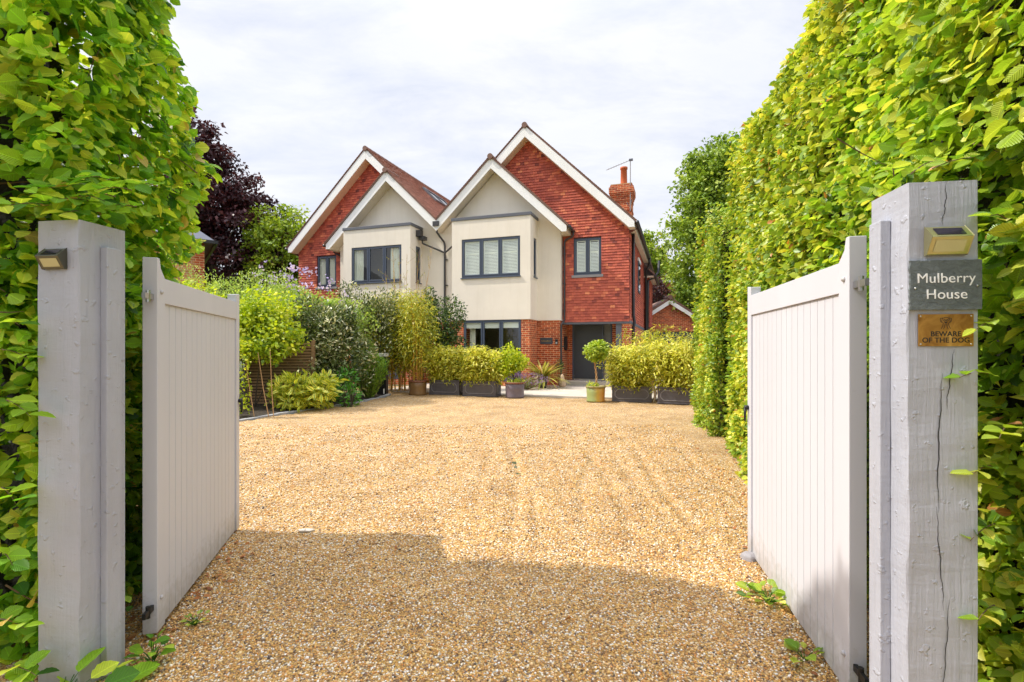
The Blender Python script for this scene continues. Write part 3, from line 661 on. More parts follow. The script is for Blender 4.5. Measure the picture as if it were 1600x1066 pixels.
# plaques by the door
pl = empty('wall_plaque', hw(MID_U+3.99, .955, 1.69), -PHI, 'dark slate plaque with faint gold letters on the brick wall beside the front door', 'plaque')
m = MB(); m.box(0, .47, 0, .02, 0, .24); m.build('plate', M['door'], pl, bevel=.003)
m = MB()
gm = plain('gold', (.5, .33, .1, 1), .4, .8)
for k in range(14): m.box(.06+k*.025, .078+k*.025, -.002, .001, .105, .128+(.02 if k in (0, 3, 9) else 0))
m.build('lettering', gm, pl)
ic = empty('door_intercom', hw(MID_U+4.56, .95, 1.68), -PHI, 'small black video doorbell on the brick beside the slate plaque', 'intercom')
m = MB(); m.box(0, .1, 0, .025, 0, .19); m.build('case', M['black'], ic, bevel=.006); m = MB(); m.box(.02, .08, -.004, -.001, .03, .09); m.build('button', M['steel'], ic)
lb = empty('post_box', hw(MID_U+4.753, 1.7, 1.46), -PHI, 'tall rounded black post box on the brick side wall of the porch', 'post box')
m = MB(); pr = [(math.cos(t)*.16, .27+math.sin(t)*.1+(.17 if math.sin(t) > 0 else -.17)) for t in [2*math.pi*k/24 for k in range(24)]]
m.prism(pr, lambda a, z, d: (d, a, z), 0, .08); m.build('case', M['black'], lb, bevel=.01)

# ------------------------------------------------------------------ gate posts
PA = R(8.54)
def gate_post(loc, sg, label, w=.215, d=.22, h=2.067):
    """local x runs outward along the road front, y back into the drive; sg = +1 right, -1 left"""
    r = empty('gate_post', loc, -PA, label, 'gate post', 'pair of square timber gate posts')
    m = MB(); nseg = 60; rows = []
    for k in range(nseg+1):   # a sawn timber: edges wander a little
        z = -.3+(h+.3)*k/nseg; j = lambda q: .0016*math.sin(z*7+q*2)+.0011*math.sin(z*23+q*5)+random.uniform(-.0006, .0006)
        c = .004
        P = [(sg*(0+j(0)), c), (sg*(c+j(1)), 0+j(2)), (sg*(w-c), 0+j(3)), (sg*w, c), (sg*w, d), (0, d)]
        rows.append(m.pts([(x, y, z) for x, y in P]))
    for a, b in zip(rows, rows[1:]):
        for q in range(6): m.face((a+q, a+(q+1) % 6, b+(q+1) % 6, b+q))
    m.face([rows[-1]+q for q in range(6)]); m.build('timber', M['post'], r)
    m = MB(); m.box(min(0, -sg*.036), max(0, -sg*.036), .095, .168, -.2, 1.965); m.build('stop_strip', M['post'], r, bevel=.004)
    return r
RP = (1.3455, 1.72, 0); LP = (-1.887, 2.205, 0)
pR = gate_post(RP, 1, 'right gate post with a long crack and two signs')
pL = gate_post(LP, -1, 'left gate post of grey painted timber without signs')
def on_right(a, h): # point on right post's front face
    return (RP[0]+a*math.cos(PA), RP[1]-a*math.sin(PA), h)
ck = NT('crack'); ck.col((.04, .038, .04, 1)); ck.b.inputs['Roughness'].default_value = .9
for a, z0, z1, wd, sd_ in ((.104, 1.92, 2.066, .0011, 1), (.128, 1.30, 1.50, .0012, 2), (.104, .95, 1.42, .0017, 3), (.100, .62, .97, .0013, 5), (.112, .30, .66, 0.0011, 8), (.103, .1, .35, .0012, 9)):
    N = 26; m = MB()
    for k in range(N):
        def q(t):
            z = z1+(z0-z1)*t; x = a+.012*math.sin(t*2.2+sd_)+.0018*math.sin(t*19+sd_)+.0008*math.sin(t*53); ww = wd*math.sin(math.pi*min(.999, max(.02, t)))+.0003
            return x, z, ww
        (x0, zz0, w0), (x1, zz1, w1) = q(k/N), q((k+1)/N)
        m.poly([(x0-w0, -.0022, zz0), (x0+w0, -.0022, zz0), (x1+w1, -.0022, zz1), (x1-w1, -.0022, zz1)])
    m.build('crack', ck.m, pR)
# signs
slate = NT('slate'); kk = slate.noise(slate.coord((1, 1, 1.6)), 38, 8, .7, 1.2); slate.col(slate.ramp(kk, [(.3, S(74, 82, 84)), (.7, S(112, 120, 122))]))
slate.b.inputs['Roughness'].default_value = .5; slate.bump(kk, .006, .9)
s1 = empty('house_name_sign', on_right(-.001, 1.634), -PA, 'dark slate sign reading Mulberry House in white on the right gate post', 'sign')
m = MB(); W, H, N = .219, .167, 22
rim = []
for side in range(4):
    for k in range(N):
        t = k/N; j = random.uniform(0, .0022)*(2.2 if side == 3 else 1)
        rim.append({0: (t*W, -j), 1: (W+j*.6, t*H), 2: (W-t*W, H-j), 3: (j, H-t*H)}[side])
m.prism(rim, lambda a, z, d: (a, d, z), -.011, -.0025); m.build('slate_plate', slate.m, s1, bevel=.0012)
def text(body, size, loc, mat, parent, name='lettering', sx=1, shear=0, ext=.0006, off=0):
    c = bpy.data.curves.new(name, 'FONT'); c.body = body; c.size = size; c.align_x = 'CENTER'; c.extrude = ext; c.space_character = 1.03
    o = bpy.data.objects.new(name, c); SC.collection.objects.link(o); o.parent = parent; o.location = loc
    o.rotation_euler = (R(90), 0, 0); o.scale = (sx, 1, 1); c.materials.append(mat); c.offset = off
    bpy.context.view_layer.update(); me = bpy.data.meshes.new_from_object(o.evaluated_get(bpy.context.evaluated_depsgraph_get())); o2 = bpy.data.objects.new(name, me)
    o2.parent = parent; o2.location = loc; o2.rotation_euler = (R(90), 0, 0); o2.scale = (sx, 1, 1); bpy.data.objects.remove(o); o2.name = name; SC.collection.objects.link(o2)
    if not me.materials: me.materials.append(mat)
    return o2
wl = NT('white_lettering'); wl.col((.85, .85, .85, 1))
text('Mulberry', .0465, (.111, -.0118, .090), wl.m, s1, sx=1.0); text('House', .0465, (.113, -.0118, .036), wl.m, s1, sx=1.0)
for x, z in ((.018, .072), (.204, .078)):
    m = MB(); m.lathe([(0, 0), (.0035, .0), (.003, .003), (0, .004)], (0, 0, 0), 12); o = m.build('screw', M['steel'], s1, smooth=True); o.location = (x, -.011, z); o.rotation_euler = (R(90), 0, 0)
brass = NT('brass'); bk_ = brass.noise(brass.coord(), 16, 4, .6, .8); brass.col(brass.ramp(bk_, [(.3, S(140, 92, 36)), (.6, S(196, 146, 70)), (.75, S(224, 178, 100))]))
brass.b.inputs['Metallic'].default_value = .55; brass.b.inputs['Roughness'].default_value = .38; brass.bump(brass.noise(brass.coord(), 14, 3), .004, .5)
s2 = empty('warning_plaque', on_right(.031, 1.511), -PA, 'small brass plaque warning BEWARE OF THE DOG below the slate sign', 'sign')
m = MB(); m.box(0, .166, -.0045, -.0022, 0, .108); m.build('brass_plate', brass.m, s2)
dk = NT('etched_black'); dk.col((.025, .018, .012, 1))
text('BEWARE', .0235, (.083, -.0047, .0335), dk.m, s2, ext=.0002, off=.0006); text('OF THE DOG', .0235, (.083, -.0047, .0125), dk.m, s2, ext=.0002, off=.0006)
m = MB(); dd = -.0048   # small line drawing of a dog's head
def stroke(P, wv=.0009):
    for a, b in zip(P, P[1:]):
        dx, dz = b[0]-a[0], b[1]-a[1]; L = math.hypot(dx, dz) or 1; nx, nz_ = -dz/L*wv, dx/L*wv
        m.poly([(a[0]-nx, dd, a[1]-nz_), (b[0]-nx, dd, b[1]-nz_), (b[0]+nx, dd, b[1]+nz_), (a[0]+nx, dd, a[1]+nz_)])
cx = .083
stroke([(cx+.0125*math.cos(t), .085+.012*math.sin(t)) for t in np.linspace(-.6, 3.74, 14)])
for sgn in (-1, 1):
    stroke([(cx+sgn*.009, .095), (cx+sgn*.017, .093), (cx+sgn*.016, .083), (cx+sgn*.012, .08)])
    stroke([(cx+sgn*.004+.003*math.cos(t), .087+.0028*math.sin(t)) for t in np.linspace(0, 6.3, 9)], .001)
    stroke([(cx+sgn*.008, .079), (cx+sgn*.009, .070), (cx+sgn*.014, .058)]); stroke([(cx+sgn*.002, .076), (cx+sgn*.004, .066), (cx+sgn*.007, .057)])
stroke([(cx-.004, .081), (cx, .0775), (cx+.004, .081), (cx-.004, .081)], .0012)
m.build('dog_emblem', dk.m, s2)
for x in (.007, .159):
    for z in (.007, .101):
        m = MB(); m.lathe([(0, 0), (.003, 0), (.0025, .0015), (0, .002)], (0, 0, 0), 10); o = m.build('screw', M['steel'], s2, smooth=True); o.location = (x, -.0044, z); o.rotation_euler = (R(90), 0, 0)
def solar(loc, label, W, H, D, mf, mp):
    r = empty('solar_light', loc, -PA, label, 'solar light', 'solar wall lights on the gate posts')
    zt, zf = H, H*.78
    m = MB(); i = [(0, -.002, 0), (0, -.002, H), (0, -D, H*.58), (0, -D*.3, 0)]; j = [(W, y, z) for _, y, z in i]
    a = m.pts(i); b = m.pts(j); m.face((a, a+1, a+2, a+3)); m.face((b+3, b+2, b+1, b))
    for q in range(4): m.face((a+q, a+(q+1) % 4, b+(q+1) % 4, b+q))
    m.build('case', mf, r, bevel=.002)
    def on(p0, p1, a0, a1, t0, t1, off, nm, mat):
        P = lambda a, t: Vector((W*a, p0[0]+(p1[0]-p0[0])*t, p0[1]+(p1[1]-p0[1])*t)); n = Vector((0, p1[1]-p0[1], -(p1[0]-p0[0]))).normalized()*off
        mm = MB(); mm.poly([P(a0, t0)+n, P(a1, t0)+n, P(a1, t1)+n, P(a0, t1)+n]); mm.build(nm, mat, r)
    on((-.002, H), (-D, H*.58), .16, .86, .2, .85, .0012, 'solar_panel', mp)
    on((-D, H*.58), (-D*.3, 0), .13, .87, .2, .84, .0012, 'lens', M['lens'])
    return r
ln = NT('lamp_lens'); ln.col(S(196, 192, 150)); ln.b.inputs['Roughness'].default_value = .25; M['lens'] = ln.m
gb = plain('champagne_metal', S(184, 180, 140), .28, .8, .08); dm = plain('dark_metal', S(96, 96, 84), .35, .6, .1)
spn = NT('solar_cell'); spn.col((.02, .015, .03, 1)); spn.b.inputs['Roughness'].default_value = .12
solar(on_right(.050, 1.818), 'solar wall light in pale brassy metal above the slate sign', .124, .096, .042, gb, spn.m)
lx = -.175
solar((LP[0]+lx*math.cos(PA), LP[1]-lx*math.sin(PA), 1.853), 'solar wall light in dark metal on the left gate post', .115, .09, .042, dm, spn.m)

# ------------------------------------------------------------------ gates
def gate(hinge, far, sg, label):
    """local x from hinge stile to far stile along the drive-side face, y = thickness away from the drive"""
    dx, dy = far[0]-hinge[0], far[1]-hinge[1]; L = math.hypot(dx, dy); a = math.atan2(dy, dx)
    r = empty('driveway_gate', (hinge[0], hinge[1], 0), a, label, 'gate', 'pair of pale grey boarded driveway gates')
    th = .068; Y = lambda d: sg*d    # sg=+1: thickness to local +y (left gate), -1 right gate
    fn = lambda x, z, d: (x, Y(d), z)
    b0 = .035
    m = MB(); m.prism([(0, b0), (.10, b0), (.10, 1.878), (.045, 1.925), (.03, 1.975), (0, 1.975)], fn, 0, th); m.build('hinge_stile', M['gate'], r, bevel=.003)
    m = MB(); m.prism([(L-.085, b0), (L, b0), (L, 1.955), (L-.085, 1.945)], fn, 0, th); m.build('closing_stile', M['gate'], r, bevel=.003)
    m = MB(); m.prism([(.10, 1.745), (L-.085, 1.745), (L-.085, 1.885), (.10, 1.878)], fn, .0015, th-.002); m.build('top_rail', M['gate'], r, bevel=.002)
    m = MB(); m.prism([(.10, b0+.01), (L-.085, b0+.01), (L-.085, .2), (.10, .2)], fn, .034, th-.002); m.build('back_rail', M['gate'], r); m = MB(); m.prism([(.10, .9), (L-.085, .9), (L-.085, 1.0), (.10, 1.0)], fn, .034, th-.002); m.build('back_rail', M['gate'], r)
    m = MB(); n = 16; W = (L-.185)/n
    for k in range(n):
        x0 = .10+k*W+.0026; x1 = .10+(k+1)*W-.0026; c = .003
        m.prism([(x0, b0), (x1, b0), (x1, 1.744), (x0, 1.744)], fn, .012, .03)
    m.build('board_panel', M['gate'], r, bevel=.0022)
    m = MB(); m.prism([(.1, b0), (L-.085, b0), (L-.085, 1.74), (.1, 1.74)], fn, .0302, .0335); m.build('board_backing', M['fascia'], r)
    for x, z in ((.045, 1.80), (.045, .20)):
        m = MB(); m.lathe([(.0, 0), (.011, 0), (.011, .004), (.007, .010), (0, .012)], (0, 0, 0), 14); o = m.build('bolt', M['gate'], r, smooth=True); o.location = (x, 0, z); o.rotation_euler = (R(90*sg), 0, 0)
    for z in (1.77, .17):
        m = MB(); m.box(-.10, .0, Y(th*.35)-.008, Y(th*.35)+.008, z-.014, z+.014); m.tube([(-.05, Y(th*.35), z-.03), (-.05, Y(th*.35), z+.03)], .011, 8); m.build('hinge', M['steel'] if z > 1 else M['iron'], r)
    m = MB(); x = L-.03; m.tube([(x, Y(-.002), 1.08), (x, Y(-.028), 1.08)], .016, 10); m.tube([(x, Y(-.022), 1.08), (x-.004, Y(-.026), 1.04), (x-.012, Y(-.028), .985)], [.011, .009, .007], 8); m.tube([(x+.03, Y(.03), 1.02), (x+.035, Y(.03), .9)], .006, 6)
    m.build('latch', M['iron'], r, smooth=True)
    return r
gate((-1.831, 2.611), (-2.251, 4.175), 1, 'left driveway gate standing open beside the left post')
gate((1.413, 2.12), (1.719, 3.69), -1, 'right driveway gate standing open, lit by the sun with leaf shadow')
# a pale stone stop at the right gate's foot
m = MB(); m.lathe([(.06, 0), (.065, .02), (.055, .05), (.03, .062)], (0, 0, 0), 7); tag(m.build('gate_stop_stone', M['lead'], loc=(1.68, 3.58, 0), bevel=.01), 'pale stone block at the foot of the right gate', 'stone')
m = MB(); m.lathe([(.05, 0), (.05, .012), (.02, .02)], (0, 0, 0), 6); o = tag(m.build('flat_stone', M['paving'], loc=(-1.69, 4.15, .01)), 'flat pale stone lying on the gravel near the left gate', 'stone'); o.scale = (1.4, .7, 1)

# ------------------------------------------------------------------ hedges
M['leafL'] = leafmat('broad_leaf', [(0, S(52, 100, 22)), (.3, S(100, 158, 36)), (.6, S(158, 204, 50)), (.85, S(216, 232, 76)), (.97, S(218, 190, 100))], .45, .4, veins=1)
M['leafR'] = leafmat('beech_leaf', [(0, S(70, 112, 30)), (.3, S(126, 170, 44)), (.6, S(180, 206, 62)), (.82, S(220, 228, 88)), (.93, S(234, 222, 96)), (.985, S(200, 140, 74))], .42, .32, veins=1, spec=.6)
M['leafRf'] = leafmat('beech_leaf_far', [(0, S(80, 116, 32)), (.35, S(134, 166, 50)), (.65, S(188, 202, 66)), (.88, S(228, 220, 90)), (.98, S(200, 136, 70))], .36, .4)
def sprigs(r, base_pts, dirs, mat, size, n=7, tmpl=BROAD, length=.25):
    for b, d in zip(base_pts, dirs):
        P = []; N = []; D = []
        b = np.array(b, float); d = np.array(d, float); d /= np.linalg.norm(d); side = np.cross(d, [0, 0, 1.]); side /= np.linalg.norm(side)
        path = [b+d*length*t+np.array([0, 0, -.25*length*t*t]) for t in np.linspace(0, 1, 5)]; tw = MB(); tw.tube(path, [.003, .0025, .002, .0016, .001], 5)
        for k in range(n):
            t = (k+.6)/n; p = b+d*length*t+np.array([0, 0, -.25*length*t*t]); sd_ = side*(1 if k % 2 else -1)
            P.append(p); D.append(d*.6+sd_*.8+rng.normal(size=3)*.2); N.append(np.array([0, -.35, .8])+rng.normal(size=3)*.25)
        o = tw.build('sprig', M['twig'], r); leaves('sprig_leaves', np.array(P), np.array(N), np.array(D), size*rng.uniform(.75, 1.15, len(P)), tmpl, mat, o)
def hedge(name, label, base, faces, core, mat_near, mat_far, size, near_d, dens, tmpl, seed, mean=.42):
    """faces: (P0, dir, L, normal, H, taper fn(s,t)->inset)"""
    r = empty(name, base, 0, label, 'hedge'); b = np.array(base)
    PN, NN, DN, SN = [], [], [], []
    for (P0, dr, L, no, H, inset) in faces:
        P0 = np.array(P0, float); dr = np.array(dr, float); no = np.array(no, float)
        n = int(L*H*dens); s = rng.random(n)*L; t = rng.random(n)*H
        P = P0[None]+s[:, None]*dr+np.stack([0*t, 0*t, t], 1)
        rel = .05*nz(P, 3.2, seed, 16)+.05*nz(P, 8, seed+1, 16)+.03*nz(P, 19, seed+2, 16)
        dep = np.abs(rng.normal(size=n))*.10-.02
        P = P+no[None]*(rel-dep-inset(s, t))[:, None]
        PN.append(P); NN.append(no[None]*.55+np.array([0, 0, .6])+.58*rng.normal(size=(n, 3)))
        DN.append(no[None]*.45+np.array([0, 0, -.2])+dr[None]*rng.normal(size=(n, 1))*.9+.4*rng.normal(size=(n, 3)))
    P = np.concatenate(PN); N = np.concatenate(NN); D = np.concatenate(DN)
    rnd = np.clip(mean+.22*rng.normal(size=len(P))+.10*nz(P, 2.5, seed+5), 0, .88); rnd[rng.random(len(P)) < .012] = 1
    dist = np.linalg.norm(P-np.array([0, 0, 1.5]), axis=1); nr = dist < near_d
    sz = size*rng.uniform(.5, 1.3, len(P))
    leaves('foliage', P[nr]-b, N[nr], D[nr], sz[nr], tmpl, mat_near, r, rnd[nr])
    if (~nr).any(): leaves('foliage', P[~nr]-b, N[~nr], D[~nr], sz[~nr]*1.05, MID, mat_far, r, rnd[~nr])
    core(r, b)
    tw = MB(); k = rng.choice(len(P), 260)
    for i in k:
        if dist[i] > 5: continue
        p = P[i]-b-D[i]/np.linalg.norm(D[i])*.02; q = p-N[i]*.0; L = rng.uniform(.12, .3); d = -NN[0][0]*0+rng.normal(size=3)*.5; d[2] += .5
        inw = -np.array(faces[0][3])*.6+d; inw /= np.linalg.norm(inw)
        tw.tube([p, p+inw*L*.5+rng.normal(size=3)*.01, p+inw*L], [.0015, .003, .0045], 5, False)
    tag(tw.build('branch', M['twig'], r), kind='stuff')
    return r
# right hedge: long face along the drive
hd = np.array([.252, .968, 0]); hn = np.array([-.968, .252, 0])
def insR(s, t): return -.14*np.clip((t-2.1)*8, 0, 1)*np.clip(1.6-s, 0, 1)+.02*t+.9*np.clip(t-4.1, 0, 1)**2+1.2*np.clip(s-6.1, 0, 1)**2
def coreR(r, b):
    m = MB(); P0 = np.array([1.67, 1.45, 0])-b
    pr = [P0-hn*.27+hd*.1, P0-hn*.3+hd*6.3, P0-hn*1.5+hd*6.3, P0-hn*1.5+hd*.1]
    m.hexa([tuple(p) for p in pr]+[tuple(p+np.array([0, 0, 4.45])-hn*.2*(1 if i < 2 else 0)) for i, p in enumerate(pr)]); m.build('twig_light_block', M['mass'], r)  # solid block standing in for inner twigs, added to stop light
P0 = (1.67, 1.45, 0)
P1 = tuple(np.array(P0)-hn*1.6); 
hR = hedge('beech_hedge', 'tall beech hedge on the right running back from the right gate post', (2.3, 3.0, 0),
  [(P0, hd, 6.75, hn, 4.85, insR), (P0, (.968, -.252, 0), 1.4, (-.252, -.968, 0), 4.85, lambda s, t: .02*t),
   (tuple(np.array(P0)+hd*6.65), (.968, -.252, 0), 1.4, (.252, .968, 0), 4.7, lambda s, t: .05*t)], coreR, M['leafR'], M['leafRf'], .070, 4.6, 1700, BEECH, 3, .5)
sprigs(hR, np.array([(1.66, 1.72, 1.60), (1.62, 1.72, 1.42), (1.66, 1.70, 1.94), (1.655, 1.74, 1.10), (1.66, 1.74, .90), (1.66, 1.74, .62), (1.50, 1.90, 2.16), (1.45, 1.92, 2.16), (1.58, 1.9, 2.18), (1.67, 1.7, 1.25)])-np.array([2.3, 3.0, 0]),
       [(-.6, -.25, .0), (-.6, -.2, .1), (-.5, -.3, .1), (-.6, -.3, .1), (-.7, -.3, .0), (-.5, -.3, .1), (-.1, -.6, .15), (-.4, -.5, .1), (.1, -.6, .1), (-.4, -.3, 0)], M['leafR'], .058, 6, BEECH, .15)
# narrower hedge farther back on the right
c0 = np.array([3.26, 8.35, 0.]); cdv = np.array([.24, .97, 0]); cdv /= np.linalg.norm(cdv); cn = np.array([-cdv[1], cdv[0], 0])
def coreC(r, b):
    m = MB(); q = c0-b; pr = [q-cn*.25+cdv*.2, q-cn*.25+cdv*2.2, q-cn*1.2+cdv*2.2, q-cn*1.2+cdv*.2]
    m.hexa([tuple(p) for p in pr]+[tuple(p+np.array([0, 0, 3.55])) for p in pr]); m.build('twig_light_block', M['mass'], r)  # solid dark core added so no light passes through this hedge
insC = lambda s, t: .05*t+.05*np.sin(s*4)+.5*np.clip(t-3.3, 0, 1)**2
hedge('hornbeam_hedge', 'finer leaved narrow hedge beyond the tall beech hedge, next to the right planter', (3.5, 9, 0),
  [(c0, cdv, 2.45, cn, 4.1, insC), (c0, -cn, .9, -cdv, 4.1, insC), (c0+cdv*2.45, -cn, 1, cdv, 4.1, insC)], coreC, M['leafRf'], M['leafRf'], .06, 0, 1500, MID, 23)
# left hedge
lb_ = np.array([-2.13, 2.42, 0.]); ld = np.array([-.18, .984, 0]); ln_ = np.array([.984, .18, 0]); lf = np.array([-.988, .151, 0]); lfn = np.array([-.151, -.988, 0])
def insL(s, t): # the far corner leans back towards the road above three metres
    return .02*t+.08*(t < 2)+.07*np.sin(t*4.3)*np.sin(s*3+t*1.7)+.9*np.clip((s-1.05)/.35, 0, 2)**2*.25+np.clip(t-3.25, 0, 2)*np.clip((s-.3), 0, 2)*.36-.18*np.clip((t-2.08)*8, 0, 1)*np.clip(1.5-s*.6, 0, 1)
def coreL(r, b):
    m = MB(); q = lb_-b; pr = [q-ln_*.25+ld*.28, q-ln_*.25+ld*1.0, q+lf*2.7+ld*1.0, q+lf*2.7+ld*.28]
    m.hexa([tuple(p) for p in pr]+[tuple(p+np.array([0, 0, 4.2])+(np.array([-.2, -.42, 0]) if i in (1, 2) else 0)) for i, p in enumerate(pr)]); m.build('twig_light_block', M['mass'], r)  # solid twig-brown core added to block light behind the leaves
hL = hedge('broadleaf_hedge', 'tall broad leaved hedge on the left wrapping the left gate post', (-2.8, 3.0, 0),
  [(lb_, ld, 1.42, ln_, 4.5, insL), (lb_-lf*.12, lf, 2.7, lfn, 4.5, lambda s, t: .02*t-.22*np.clip((t-2.08)*8, 0, 1)-.12*(s > .4)), (lb_+ld*1.35-ln_*.14, -ln_, 1.8, ld, 4.3, lambda s, t: .25*np.clip(t-1.8, 0, 3)+.1), ], coreL, M['leafL'], M['leafL'], .080, 99, 1500, BROAD, 13, .6)
q_ = np.array([-2.8, 3.0, 0])
sprigs(hL, np.array([(-2.20, 2.20, 1.28), (-2.22, 2.20, 1.62), (-2.24, 2.22, 1.5), (-2.22, 2.2, .62), (-2.2, 2.16, .35), (-2.0, 2.35, 2.14), (-1.9, 2.40, 2.16), (-1.97, 2.3, 2.20), (-2.1, 2.26, 2.15), (-2.15, 2.16, .15), (-2.22, 2.2, .9)])-q_,
       [(.7, -.25, -.1), (.6, -.3, .1), (.7, -.2, 0), (.6, -.4, .1), (.8, -.2, .1), (.2, -.9, -.1), (.5, -.5, 0), (.6, -.2, 0), (-.1, -.8, -.1), (.8, -.2, .1), (.5, -.3, 0)], M['leafL'], .085, 5, BROAD, .17)
sprigs(hL, np.array([(x, 2.48-.1*(k % 2), 2.2+.05*(k % 3)) for k, x in enumerate(np.linspace(-2.15, -1.74, 9))])-q_, [(.15*(k % 3-1), -.8, -.05) for k in range(9)], M['leafL'], .085, 7, BROAD, .2)
# big low leaves at the foot of the left post and small weeds
def weed(name, label, loc, n, size, tmpl, mat, spread, h, cat='weed'):
    r = empty(name, (loc[0], loc[1], G(loc[1])), 0, label, cat)
    a = rng.uniform(0, 6.28, n); rad = spread*np.sqrt(rng.random(n)); P = np.stack([np.cos(a)*rad, np.sin(a)*rad, h*rng.random(n)*(1-rad/spread*.5)+.02], 1)
    D = np.stack([np.cos(a), np.sin(a), .2+.3*rng.random(n)], 1)
    leaves('foliage', P, np.array([0, 0, 1.])+.35*rng.normal(size=(n, 3)), D, size*rng.uniform(.6, 1.2, n), tmpl, mat, r)
    m = MB()
    for k in range(min(n, 30)): m.tube([(0, 0, 0), tuple(P[k]*[.6, .6, .8]), tuple(P[k])], [.003, .002, .001], 4, False)
    m.build('stem', M['leafL'], r)
weed('dock_plant', 'low plant with big round leaves at the foot of the left gate post', (-1.86, 2.08), 26, .13, BROAD, M['leafL'], .22, .14)
weed('ground_elder', 'leafy weed between the left post and its gate', (-1.72, 2.42), 16, .06, BROAD, M['leafL'], .08, .16)
weed('clover_weed', 'tiny clover patch by the hinge end of the left gate', (-1.72, 2.75), 22, .03, MID, M['leafRf'], .06, .04)
weed('dandelion', 'bright green weed in the gravel along the right gate', (1.52, 3.0), 40, .065, BEECH, M['leafR'], .12, .07)
weed('bindweed', 'small leafy weed under the near end of the right gate', (1.40, 2.42), 10, .07, BEECH, M['leafR'], .06, .05)
weed('seedling', 'single seedling in the gap beside the right gate post', (1.39, 2.0), 9, .07, BEECH, M['leafR'], .05, .12)

# ------------------------------------------------------------------ shrubs
def blob_points(blobs, n, lump=.22, shell=.35, seed=0):
    vol = np.array([b[3]*b[4]+b[4]*b[5]+b[3]*b[5] for b in blobs]); c = rng.choice(len(blobs), n, p=vol/vol.sum()); B = np.array(blobs, float)[c]
    d = rv(n); rad = 1-np.abs(rng.normal(size=n))*shell*.6
    rad = np.clip(rad, .15, 1.1)*(1+lump*nz(d*np.cbrt(B[:, 3:4])*1.0+B[:, :3], 4.5, seed)*.6)
    P = B[:, :3]+d*B[:, 3:6]*rad[:, None]; keep = P[:, 2] > .02
    return P[keep], d[keep]
def shrub(name, label, xy, blobs, n, size, tmpl, mat, cat='shrub', up=.5, dr=(0, 0, .1), lump=.25, shell=.4, stems=8, stemmat='bark', group=None, base=None, seed=None, rot=0):
    z = G(xy[1]) if base is None else base; seed = seed or random.randint(1, 999)
    r = empty(name, (xy[0], xy[1], z), rot, label, cat, group)
    P, d = blob_points(blobs, n, lump, shell, seed); k = len(P)
    N = d*.5+np.array([0, 0, up])+.5*rng.normal(size=(k, 3)); D = d*.6+np.array(dr)+.6*rng.normal(size=(k, 3))
    leaves('foliage', P, N, D, size*rng.uniform(.65, 1.25, k), tmpl, mat, r, np.clip(.45+.2*rng.normal(size=k)+.09*nz(P, 5, seed+1), 0, 1))
    if stems:
        m = MB()
        for q in range(stems):
            b = blobs[q % len(blobs)]; a = random.uniform(0, 6.28); e = Vector((b[0]+.5*b[3]*math.cos(a), b[1]+.5*b[4]*math.sin(a), b[2]+.4*b[5])); s0 = Vector((.08*math.cos(a), .08*math.sin(a), 0))
            m.tube([s0, s0.lerp(e, .4)+Vector((0, 0, .1*b[5])), e], [.018, .012, .004], 6, False)
        m.build('stem', M[stemmat], r)
    return r
def lm(k, *a, **kw): M[k] = leafmat(k, *a, **kw)
lm('lime', [(0, S(104, 138, 24)), (.4, S(168, 190, 36)), (.7, S(206, 212, 54)), (1, S(228, 226, 96))], .42, .5)
lm('palegreen', [(0, S(110, 138, 60)), (.4, S(156, 184, 84)), (.7, S(190, 208, 104)), (1, S(214, 220, 140))], .38, .5)
lm('silver', [(0, S(44, 62, 28)), (.35, S(84, 102, 48)), (.6, S(124, 136, 74)), (.72, S(208, 204, 154)), (1, S(244, 238, 208))], .15, .35)
lm('darkgreen', [(0, S(34, 56, 26)), (.4, S(62, 92, 38)), (.75, S(104, 132, 62)), (1, S(180, 186, 120))], .22, .35)
lm('variegated', [(0, S(206, 204, 60)), (.5, S(234, 228, 92)), (1, S(246, 240, 130))], .35, .38, centre=S(140, 168, 56))
lm('rosemary', [(0, S(84, 122, 36)), (.5, S(132, 172, 52)), (1, S(176, 204, 84))], .3, .5)
lm('bamboo_gold', [(0, S(92, 110, 20)), (.4, S(150, 160, 28)), (.7, S(200, 192, 36)), (1, S(234, 208, 60))], .3, .45)
lm('bamboo', [(0, S(108, 124, 30)), (.35, S(178, 184, 50)), (.65, S(220, 214, 78)), (1, S(248, 238, 136))], .36, .45)
lm('topiary', [(0, S(96, 128, 30)), (.4, S(156, 182, 46)), (.75, S(192, 206, 66)), (1, S(218, 220, 112))], .35, .35)
lm('phormium', [(0, S(120, 130, 50)), (.4, S(170, 170, 70)), (.7, S(206, 200, 110)), (1, S(200, 150, 90))], .25, .4)
lm('lavender', [(0, S(120, 92, 140)), (.5, S(158, 124, 176)), (1, S(196, 166, 206))], .3, .6)
lm('mallow', [(0, S(172, 150, 224)), (1, S(214, 200, 246))], .4, .6)
lm('fern', [(0, S(40, 100, 20)), (1, S(104, 168, 50))], .35, .45)
lm('green_tree', [(0, S(78, 104, 30)), (.35, S(122, 152, 48)), (.65, S(158, 182, 66)), (1, S(198, 208, 98))], .32, .5)
lm('bright_tree', [(0, S(92, 120, 26)), (.4, S(140, 168, 42)), (.7, S(176, 192, 60)), (1, S(206, 208, 92))], .35, .5)
lm('copper', [(0, S(38, 18, 24)), (.5, S(72, 34, 42)), (.85, S(108, 56, 58)), (1, S(130, 78, 80))], .25, .45)
